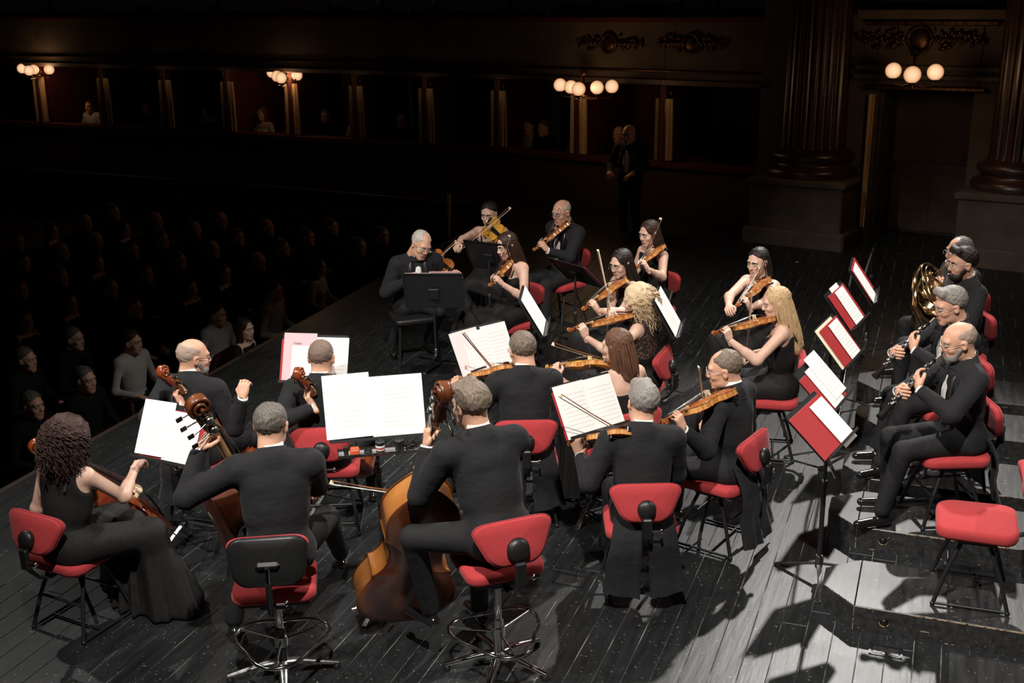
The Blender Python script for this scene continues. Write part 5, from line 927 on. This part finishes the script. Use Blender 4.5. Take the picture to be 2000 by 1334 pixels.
pl = PEOPLE['P15']; r = empty('piano_stool', MX(RZ(pl['yaw'] - 90), pl['root'] + RZ(pl['yaw'] - 90) @ V(0, .05, 0)), 'plain black stool under the white-haired leader', 'stool'); pad(rrect(.44, .40, .05, 5), lambda x, y: 0, .06, BLKP).obj('seat', r, MX(None, (0, 0, .445)))
for sx in (-1, 1):
    for sy in (-1, 1): b = MB(); b.tube([V(sx * .17, sy * .15, .42), V(sx * .20, sy * .19, .01)], .013, BLKM, 8); b.obj('leg', r)
# ---------------------------------------------------------------- stands and music
stand('S1', (255, 889), (392, 918), .98, 62, 'black stand of the curly-haired cellist, at the left', .46, pole=(365, 1045))
folder('S1', 'open red folder under the white music at the left', .02, .155, .44, .31, 0, dz=.002); paper('S1', 'sheet_music', 'white score sheet, left and raised, on the left stand', 'sheet music', -.115, .185, .235, .325, 1.5, SHEET[0], .010, curl=.006); paper('S1', 'sheet_music', 'white score sheet, right and lower, on the left stand', 'sheet music', .09, .155, .23, .30, 0, SHEET[1], .008)
stand('S2', (643, 866), (830, 850), 1.12, 66, 'wide double stand with a utensil tray in front of the bassists', .54, shelf=.03, group='black music stands')
paper('S2', 'sheet_music', 'big white score sheet, left half, in front of the bassists', 'sheet music', -.155, .205, .27, .37, 1.0, SHEET[2], .008); paper('S2', 'sheet_music', 'big white score sheet, right half, in front of the bassists', 'sheet music', .13, .185, .305, .355, 0, SHEET[3], .006)
def ondesk(key, p, R=None): Rm, mid = STANDS[key]; return MX(Rm if R is None else Rm @ R, mid + Rm @ V(*p))
Rs2, ms2 = STANDS['S2']; TR_ = np.array([Rs2[:, 0], np.cross(V(0, 0, 1), Rs2[:, 0]), [0, 0, 1]]).T
def tray(p): return MX(TR_, ms2 + Rs2[:, 0] * p[0] + TR_[:, 1] * p[1] + V(0, 0, p[2]))
r = empty('utensil_tray', tray((.02, -.06, -.055)), 'grey utensil tray clamped under the big music', 'tray'); b = MB(); b.box((0, 0, 0), (.50, .10, .004), GREYP, None, .001); b.obj('tray_floor', r); b = MB()
for s in (-1, 1): b.box((s * .25, 0, .012), (.004, .10, .024), BLKM); b.box((0, s * .05, .008), (.50, .003, .018), DULL if s < 0 else BLKM)
b.obj('rim', r)
def cup(x, rad, h, m, nm, lbl, cat, lid=None): r = empty(nm, tray((x, -.065, -.052)), lbl, cat); b = MB(); b.lathe((0, 0, 0), [(rad * .85, 0), (rad, h * .1), (rad, h)], m, 18); b.obj('body', r); b = MB(); b.lathe((0, 0, h), [(rad * 1.06, -.004), (rad * 1.06, .004), (rad * .7, .006), (rad * .7, .002)], lid or m, 18); b.obj('lid', r); return r
cup(-.185, .014, .045, BLKP, 'rosin_pot', 'small black pot at the left of the utensil tray', 'pot'); r = empty('rosin_box', tray((-.135, -.068, -.052)), 'bright orange rosin box in the utensil tray', 'box'); b = MB(); b.box((0, 0, .018), (.055, .04, .036), ORANGE, None, .008); b.obj('body', r); b = MB(); b.box((0, 0, .038), (.048, .034, .004), ORANGE, None, .002); b.obj('lid', r)
cup(.01, .026, .06, BLKP, 'labelled_pot', 'black pot with a white and red label in the utensil tray', 'pot'); b = MB(); b.lathe((0, 0, 0), [(.0265, .016), (.0265, .044)], PAPER, 18); b.lathe((0, 0, 0), [(.0268, .022), (.0268, .034)], mat('label_red', (.5, .08, .10), .6), 18); b.obj('label', COL.objects['labelled_pot'], label='white label with red print')
cup(.12, .026, .06, BLKP, 'rosin_pot', 'plain black pot in the middle of the utensil tray', 'pot'); r = empty('mute_cord', tray((.19, -.06, -.045)), 'tangle of black cord at the right of the utensil tray', 'cord'); b = MB(); rr_ = random.Random(4); b.tube([V(rr_.uniform(-.05, .05), rr_.uniform(-.03, .03), rr_.uniform(0, .035)) for i in range(30)], .005, BLKP, 6); b.obj('cord', r)
cup(-.06, .022, .012, BLKP, 'flat_tin', 'flat black tin lying beside the orange rosin box', 'tin')
r = empty('wire_mute', ondesk('S1', (.13, -.012, .045)), 'coiled metal string lying on the ledge of the left stand', 'string coil'); b = MB(); b.tube([V(.022 * math.cos(a * 1.0), .016 * math.sin(a), .002 * math.sin(a * 3)) for a in np.linspace(0, 14, 50)], .0014, CHROME, 5); b.tube([V(-.05, .004, 0), V(-.03, -.003, .002), V(-.02, 0, 0)], .002, CHROME, 5); b.obj('coil', r)
stand('S3', (548, 748), (672, 752), .98, 64, 'black stand in front of the close-cropped cellist', .46)
folder('S3', 'open red folder on the stand of the close-cropped cellist', -.01, .155, .45, .30, 0, dz=.002); paper('S3', 'sheet_music', 'pink title sheet with a small printed title, above the cellist\'s head', 'sheet music', -.10, .185, .235, .33, 0, PINK, .008); paper('S3', 'sheet_music', 'white sheet stuck over the pink title sheet', 'sheet music', -.06, .135, .19, .25, 0, SHEET[0], .012); paper('S3', 'sheet_music', 'white score sheet to the right of the cropped cellist\'s head', 'sheet music', .13, .165, .23, .32, 0, SHEET[1], .006)
b = MB(); fnt = bpy.data.curves.new('title_text', 'FONT'); fnt.body = 'Vedar'; fnt.size = .026; fnt.extrude = .0003; fnt.materials.append(BLKP); o_ = bpy.data.objects.new('title_text', fnt); COL.objects.link(o_); bpy.context.view_layer.update(); me_ = bpy.data.meshes.new_from_object(o_); bpy.data.objects.remove(o_); o = bpy.data.objects.new('title_text', me_); ps = [q for q in COL.objects if q.name.startswith('sheet_music') and 'pink title' in q.get('label', '')][0]; link(o, ps, MX(None, (-.05, .085, .0022)))
stand('S4', (905, 740), (1010, 712), .98, 62, 'black stand between the two middle violinists', .44)
paper('S4', 'sheet_music', 'pink-edged score sheet on the middle stand, behind a dark bow', 'sheet music', -.125, .16, .235, .34, 2, mat('pale_pink_paper', (.86, .72, .72), .8), .004, curl=.006); paper('S4', 'sheet_music', 'white score sheet in the middle of the middle stand', 'sheet music', -.045, .15, .215, .315, 1, SHEET[2], .009); paper('S4', 'sheet_music', 'white score sheet beside the greying violinist\'s head', 'sheet music', .125, .165, .22, .32, 0, SHEET[3], .006)
stand('S5', (1104, 862), (1224, 826), .98, 60, 'black stand of the grey-haired violinist and the man with glasses', .46, pole=(1150, 1000))
folder('S5', 'open red folder under the two white pages of the violists', -.01, .15, .45, .30, 0, dz=.002); paper('S5', 'sheet_music', 'left page of the violists\' music, crossed by a bow', 'sheet music', -.105, .165, .235, .335, 0, SHEET[1], .008, curl=.008); paper('S5', 'sheet_music', 'right page of the violists\' music, with a bold printed heading', 'sheet music', .115, .165, .215, .325, 0, SHEET[0], .008, curl=.006)
stand('S6', (797, 600), (905, 600), .93, 68, 'black stand of the white-haired leader, its back to the camera', .50, .36, flip=True, pole=(853, 712), shelf=.06)
paper('S6', 'sheet_music', 'pale music standing above the leader\'s black desk', 'sheet music', .12, .19, .22, .33, 0, SHEET[0], .006); paper('S6', 'sheet_music', 'pinkish sheet standing above the leader\'s desk, right side', 'sheet music', -.10, .20, .25, .34, -1, PINK, .008)
stand('S7', (936, 522), (996, 530), .95, 62, 'black stand of the woman with the yellow viola', .46, flip=True); folder('S7', 'pink folder on the stand of the yellow viola', 0, .165, .44, .30, 0, PINK, dz=.004)
stand('S8', (1112, 545), (1178, 560), .93, 45, 'low black stand beside the bald violinist at the far back', .48, flip=True, dyaw=-8); folder('S8', 'purple-red folder on the far low stand', 0, .16, .48, .30, 0, mat('purple_folder', (.42, .05, .12), .5), dz=.004)
def side_stand(key, top, bot, pole, lbl, yawd, tilt=62, z=.95, w_=.46, z0=0., h=.34, ly=10):
    g = G(*bot, z); xd = RZ(yawd) @ V(1, 0, 0); a = g - xd * .1; b2 = g + xd * .1
    def pr(p): e = RC.T @ (p - CAMP); return (1000 - F * e[0] / e[2], 667 + F * e[1] / e[2])
    return stand(key, pr(a), pr(b2), z, tilt, lbl, w_, h, z0, pole, legyaw=ly)
side_stand('S9', 0, (1062, 642), None, 'stand seen edge-on beside the dark-haired woman in profile', 85, 60); paper('S9', 'sheet_music', 'white sheets seen edge-on left of the platinum curls', 'sheet music', 0, .17, .42, .33, 0, SHEET[2], .006)
side_stand('S10', 0, (1323, 645), (1307, 783), 'stand seen edge-on between the curly and the blonde women', 77, 60); paper('S10', 'sheet_music', 'white sheets seen edge-on right of the platinum curls', 'sheet music', 0, .17, .42, .33, 0, SHEET[3], .006)
side_stand('S16', 0, (1640, 872), (1597, 1130), 'nearest stand of the wind players, in the aisle before the nearest riser', 57, 42, .93, .50, ly=20); folder('S16', 'nearest open red folder, mostly bare red cover', -.02, .16, .50, .31, 0, dz=.002); paper('S16', 'sheet_music', 'white sheet on the nearest red folder of the winds', 'sheet music', .13, .13, .22, .32, 0, PAPER, .010)
side_stand('S15', 0, (1640, 788), (1607, 905), 'second nearest stand of the wind players', 60, 45, .95, .48, ly=35); folder('S15', 'second red folder of the winds, half under two music sheets', -.05, .14, .44, .30, 0, dz=.002); paper('S15', 'sheet_music', 'sheet with printed staves sticking up from the second wind stand', 'sheet music', .09, .20, .23, .33, 0, SHEET[1], .012); paper('S15', 'sheet_music', 'lower sheet with printed staves on the second wind stand', 'sheet music', -.02, .15, .22, .31, 0, SHEET[0], .009)
side_stand('S14', 0, (1664, 703), (1640, 800), 'third stand of the wind players, cream score showing behind', 60, 50, .95, .46); paper('S14', 'score_booklet', 'cream booklet sticking out behind the third red folder', 'booklet', -.06, .17, .40, .33, 0, CREAM, .002, th=.006); folder('S14', 'third red folder of the winds, in front of a cream booklet', 0, .16, .44, .31, 0, dz=.010); paper('S14', 'sheet_music', 'sheet with printed staves on the third red folder', 'sheet music', .07, .15, .22, .30, 0, SHEET[2], .018)
side_stand('S13', 0, (1675, 632), (1650, 730), 'fourth stand of the wind players', 60, 52, .97, .46); folder('S13', 'fourth red folder of the winds', 0, .16, .44, .31, 0, dz=.002); paper('S13', 'sheet_music', 'sheet with printed staves on the fourth red folder', 'sheet music', .04, .15, .23, .31, 0, SHEET[3], .010); paper('S13', 'sheet_music', 'white sheet peeping over the fourth red folder', 'sheet music', .0, .19, .21, .33, 0, PAPER, .0005)
side_stand('S12', 0, (1706, 580), (1690, 680), 'farthest stand of the wind players, seen almost edge-on', 71, 55, .98, .46); folder('S12', 'farthest red folder of the winds, a thin sliver', 0, .18, .44, .31, 0, dz=.002); paper('S12', 'sheet_music', 'farthest white sheet of the wind stands', 'sheet music', -.06, .16, .30, .32, 0, SHEET[0], .010)

# ---------------------------------------------------------------- audience
AF = -1.30
def aud(key, label, sex, hair, hm, coat, lean, hy, **kw):
    p = person(key, label, (0, 0), 0, sex, pos=(0, 0), sh=.47, lean=lean, hy=hy, hp=4, hair=hair, hm=hm, res=.021, hh=.0105, cat='person', outfit='sleeves', **kw); o = p['obj']
    for ch in o.children:
        for i, ms in enumerate(ch.data.materials):
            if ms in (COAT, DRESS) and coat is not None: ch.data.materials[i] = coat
    return o
SKD = SKIN
protos = [aud('a0', 'x', 'm', 'short', H_SALT, DARKC, 4, 0), aud('a1', 'x', 'm', 'short', H_DARK, PALEC, 6, 12), aud('a2', 'x', 'f', 'long', H_DARK, DARKC, 3, -10, skirt=dict(w=.13)), aud('a3', 'x', 'm', 'ring', H_GREY, DARKC, 10, -8), aud('a4', 'x', 'f', 'bob', H_BROWN, PALEC, 5, 5, skirt=dict(w=.13))]
def seatproto():
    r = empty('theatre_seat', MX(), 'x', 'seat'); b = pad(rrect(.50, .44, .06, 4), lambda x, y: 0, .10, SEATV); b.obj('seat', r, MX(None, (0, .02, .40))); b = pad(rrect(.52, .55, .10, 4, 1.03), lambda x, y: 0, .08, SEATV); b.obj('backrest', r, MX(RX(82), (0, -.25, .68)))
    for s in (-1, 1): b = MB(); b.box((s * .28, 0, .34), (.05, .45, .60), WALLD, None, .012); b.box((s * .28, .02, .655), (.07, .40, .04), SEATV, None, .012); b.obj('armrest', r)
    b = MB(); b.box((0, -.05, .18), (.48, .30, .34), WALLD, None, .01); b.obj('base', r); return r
sp_ = seatproto(); first = [True] * 5; sf = [True]
def put(i, M, label, group=None):
    o = protos[i] if first[i] else copy_tree(protos[i]); first[i] = False; o.matrix_basis = M; o['label'] = label
    if group: o['group'] = group
    elif 'group' in o: del o['group']
    return o
ra = random.Random(21); used = []
special = {(412, 612): (1, 'audience man in a white shirt in the stalls left of the near cellists'), (522, 566): (1, 'audience man in a white shirt leaning forward in the third row of the stalls'), (612, 520): (4, 'audience woman in a pale blouse in the stalls left of the leader'), (470, 640): (2, 'dark-haired audience woman in a sparkling top in the front row'), (245, 665): (1, 'audience man in a white shirt at the far left of the front row'), (250, 600): (0, 'audience man in dark clothes behind the far left white shirt')}
for (px, py), (i, lb) in special.items():
    g = G(px, py, AF + 1.23); used.append(g); put(i, MX(RZ(-110 + ra.uniform(-12, 12)), g * V(1, 1, 0) + V(0, 0, AF)) , lb)
for row in range(6):
    for k in range(12):
        g = AU(-7.75 - row * 1.0, 7.2 + k * .72 + .3 * (row % 2)); e = RC.T @ (V(g[0], g[1], AF + 1.2) - CAMP); px = 1000 - F * e[0] / e[2]
        if px < -20 or px > 830 or min(np.linalg.norm(g[:2] - q[:2]) for q in used) < .62: continue
        i = ra.choice([0, 0, 2, 3, 0, 2]); used.append(g); put(i, MX(RZ(-110 + ra.uniform(-10, 10)), V(g[0], g[1], AF)), ['audience man in a dark jacket seated in the dark stalls', '', 'audience woman with long dark hair seated in the dark stalls', 'balding audience man seated in the dark stalls'][i], ['men in dark jackets in the stalls', '', 'women in the dark stalls', 'balding men in the dark stalls'][i])
# the proto body faces local -y..+y along its own root frame: every seat is set under its sitter
for g in used:
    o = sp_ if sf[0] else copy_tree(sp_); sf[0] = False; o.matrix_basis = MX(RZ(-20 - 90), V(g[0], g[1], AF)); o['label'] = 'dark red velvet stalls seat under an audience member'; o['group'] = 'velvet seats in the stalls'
boxed = [(45, 3, 0), (125, 1, 0), (235, 0, 0), (285, 1, 1), (352, 2, 0), (415, 2, 0), (468, 4, 1), (535, 1, 1), (585, 0, 0), (650, 1, 0), (735, 3, 0), (800, 2, 0), (1010, 0, 1), (975, 1, 0), (1080, 4, 1), (1160, 3, 0)]
lbs = {285: 'audience member in a pale top in the third box from the left', 468: 'audience woman in a white blouse in the box left of the second lamps', 535: 'audience man in a white shirt in the box under the second lamps', 1010: 'audience man sitting behind another in the box left of the third lamps', 1080: 'audience woman in a pale blouse in the box under the third lamps', 125: 'audience man in a pale shirt in the second box from the left', 650: 'audience man in a pale shirt turning away in the box right of the second lamps', 975: 'audience man in a pale shirt leaning on the rail left of the third lamps'}
for px, i, fw in boxed:
    for j in range(len(Q) - 1):
        p = GTy(px, 240, Q[j], Q[j + 1])
        if min(Q[j][0], Q[j + 1][0]) <= p[0] <= max(Q[j][0], Q[j + 1][0]) and p[1] > 0:
            t = nz(Q[j + 1] - Q[j]); n_ = V(t[1], -t[0], 0); n_ = n_ if n_ @ p < 0 else -n_; pp = V(p[0], p[1], 0) - n_ * (.80 + .1 * (1 - fw)); ang = math.degrees(math.atan2(n_[1], n_[0])); yy = T2W(V(pp[0], pp[1], -3.02)); put(i, MX(RZ(ang - 90 + ra.uniform(-8, 8)), yy), lbs.get(px, ['audience man in dark clothes looking over the balcony rail', '', 'audience woman with long hair looking over the balcony rail', 'balding audience man looking over the balcony rail', ''][i]), None if px in lbs else 'people in the dark boxes'); break
for px in (40, 130, 230, 290, 370, 520, 610, 690, 800, 950, 1050, 1100, 1190, 1230, 1275, 1350):
    for j in range(len(Q) - 1):
        p = GTy(px, 8, Q[j], Q[j + 1])
        if min(Q[j][0], Q[j + 1][0]) <= p[0] <= max(Q[j][0], Q[j + 1][0]) and p[1] > 0:
            t = nz(Q[j + 1] - Q[j]); n_ = V(t[1], -t[0], 0); n_ = n_ if n_ @ p < 0 else -n_; pp = V(p[0], p[1], 0) - n_ * .80; i = ra.choice([0, 1, 2, 4]); ang = math.degrees(math.atan2(n_[1], n_[0])); put(i, MX(RZ(ang - 90), T2W(V(pp[0], pp[1], -.93))), 'audience member cut off by the top edge, in the upper tier of boxes', 'people in the upper tier'); break
pj = GTy(1232, 260, Q[0], Q[1]); t = nz(Q[1] - Q[0]); n_ = V(t[1], -t[0], 0); n_ = n_ if n_ @ pj < 0 else -n_; pw_ = T2W(V(pj[0], pj[1], -3.02) - n_ * .45)
hd = T2W(GT(1229, 218, -1.28))
person('boxman', 'bald man in black suit standing in the box right of the third lamps', (0, 0), math.degrees(math.atan2(n_[1], n_[0])), 'm', pos=hd[:2], z0=pw_[2] - .02, stand=True, lean=3, hp=12, hair=None, sc=.97, res=.018, hh=.009)
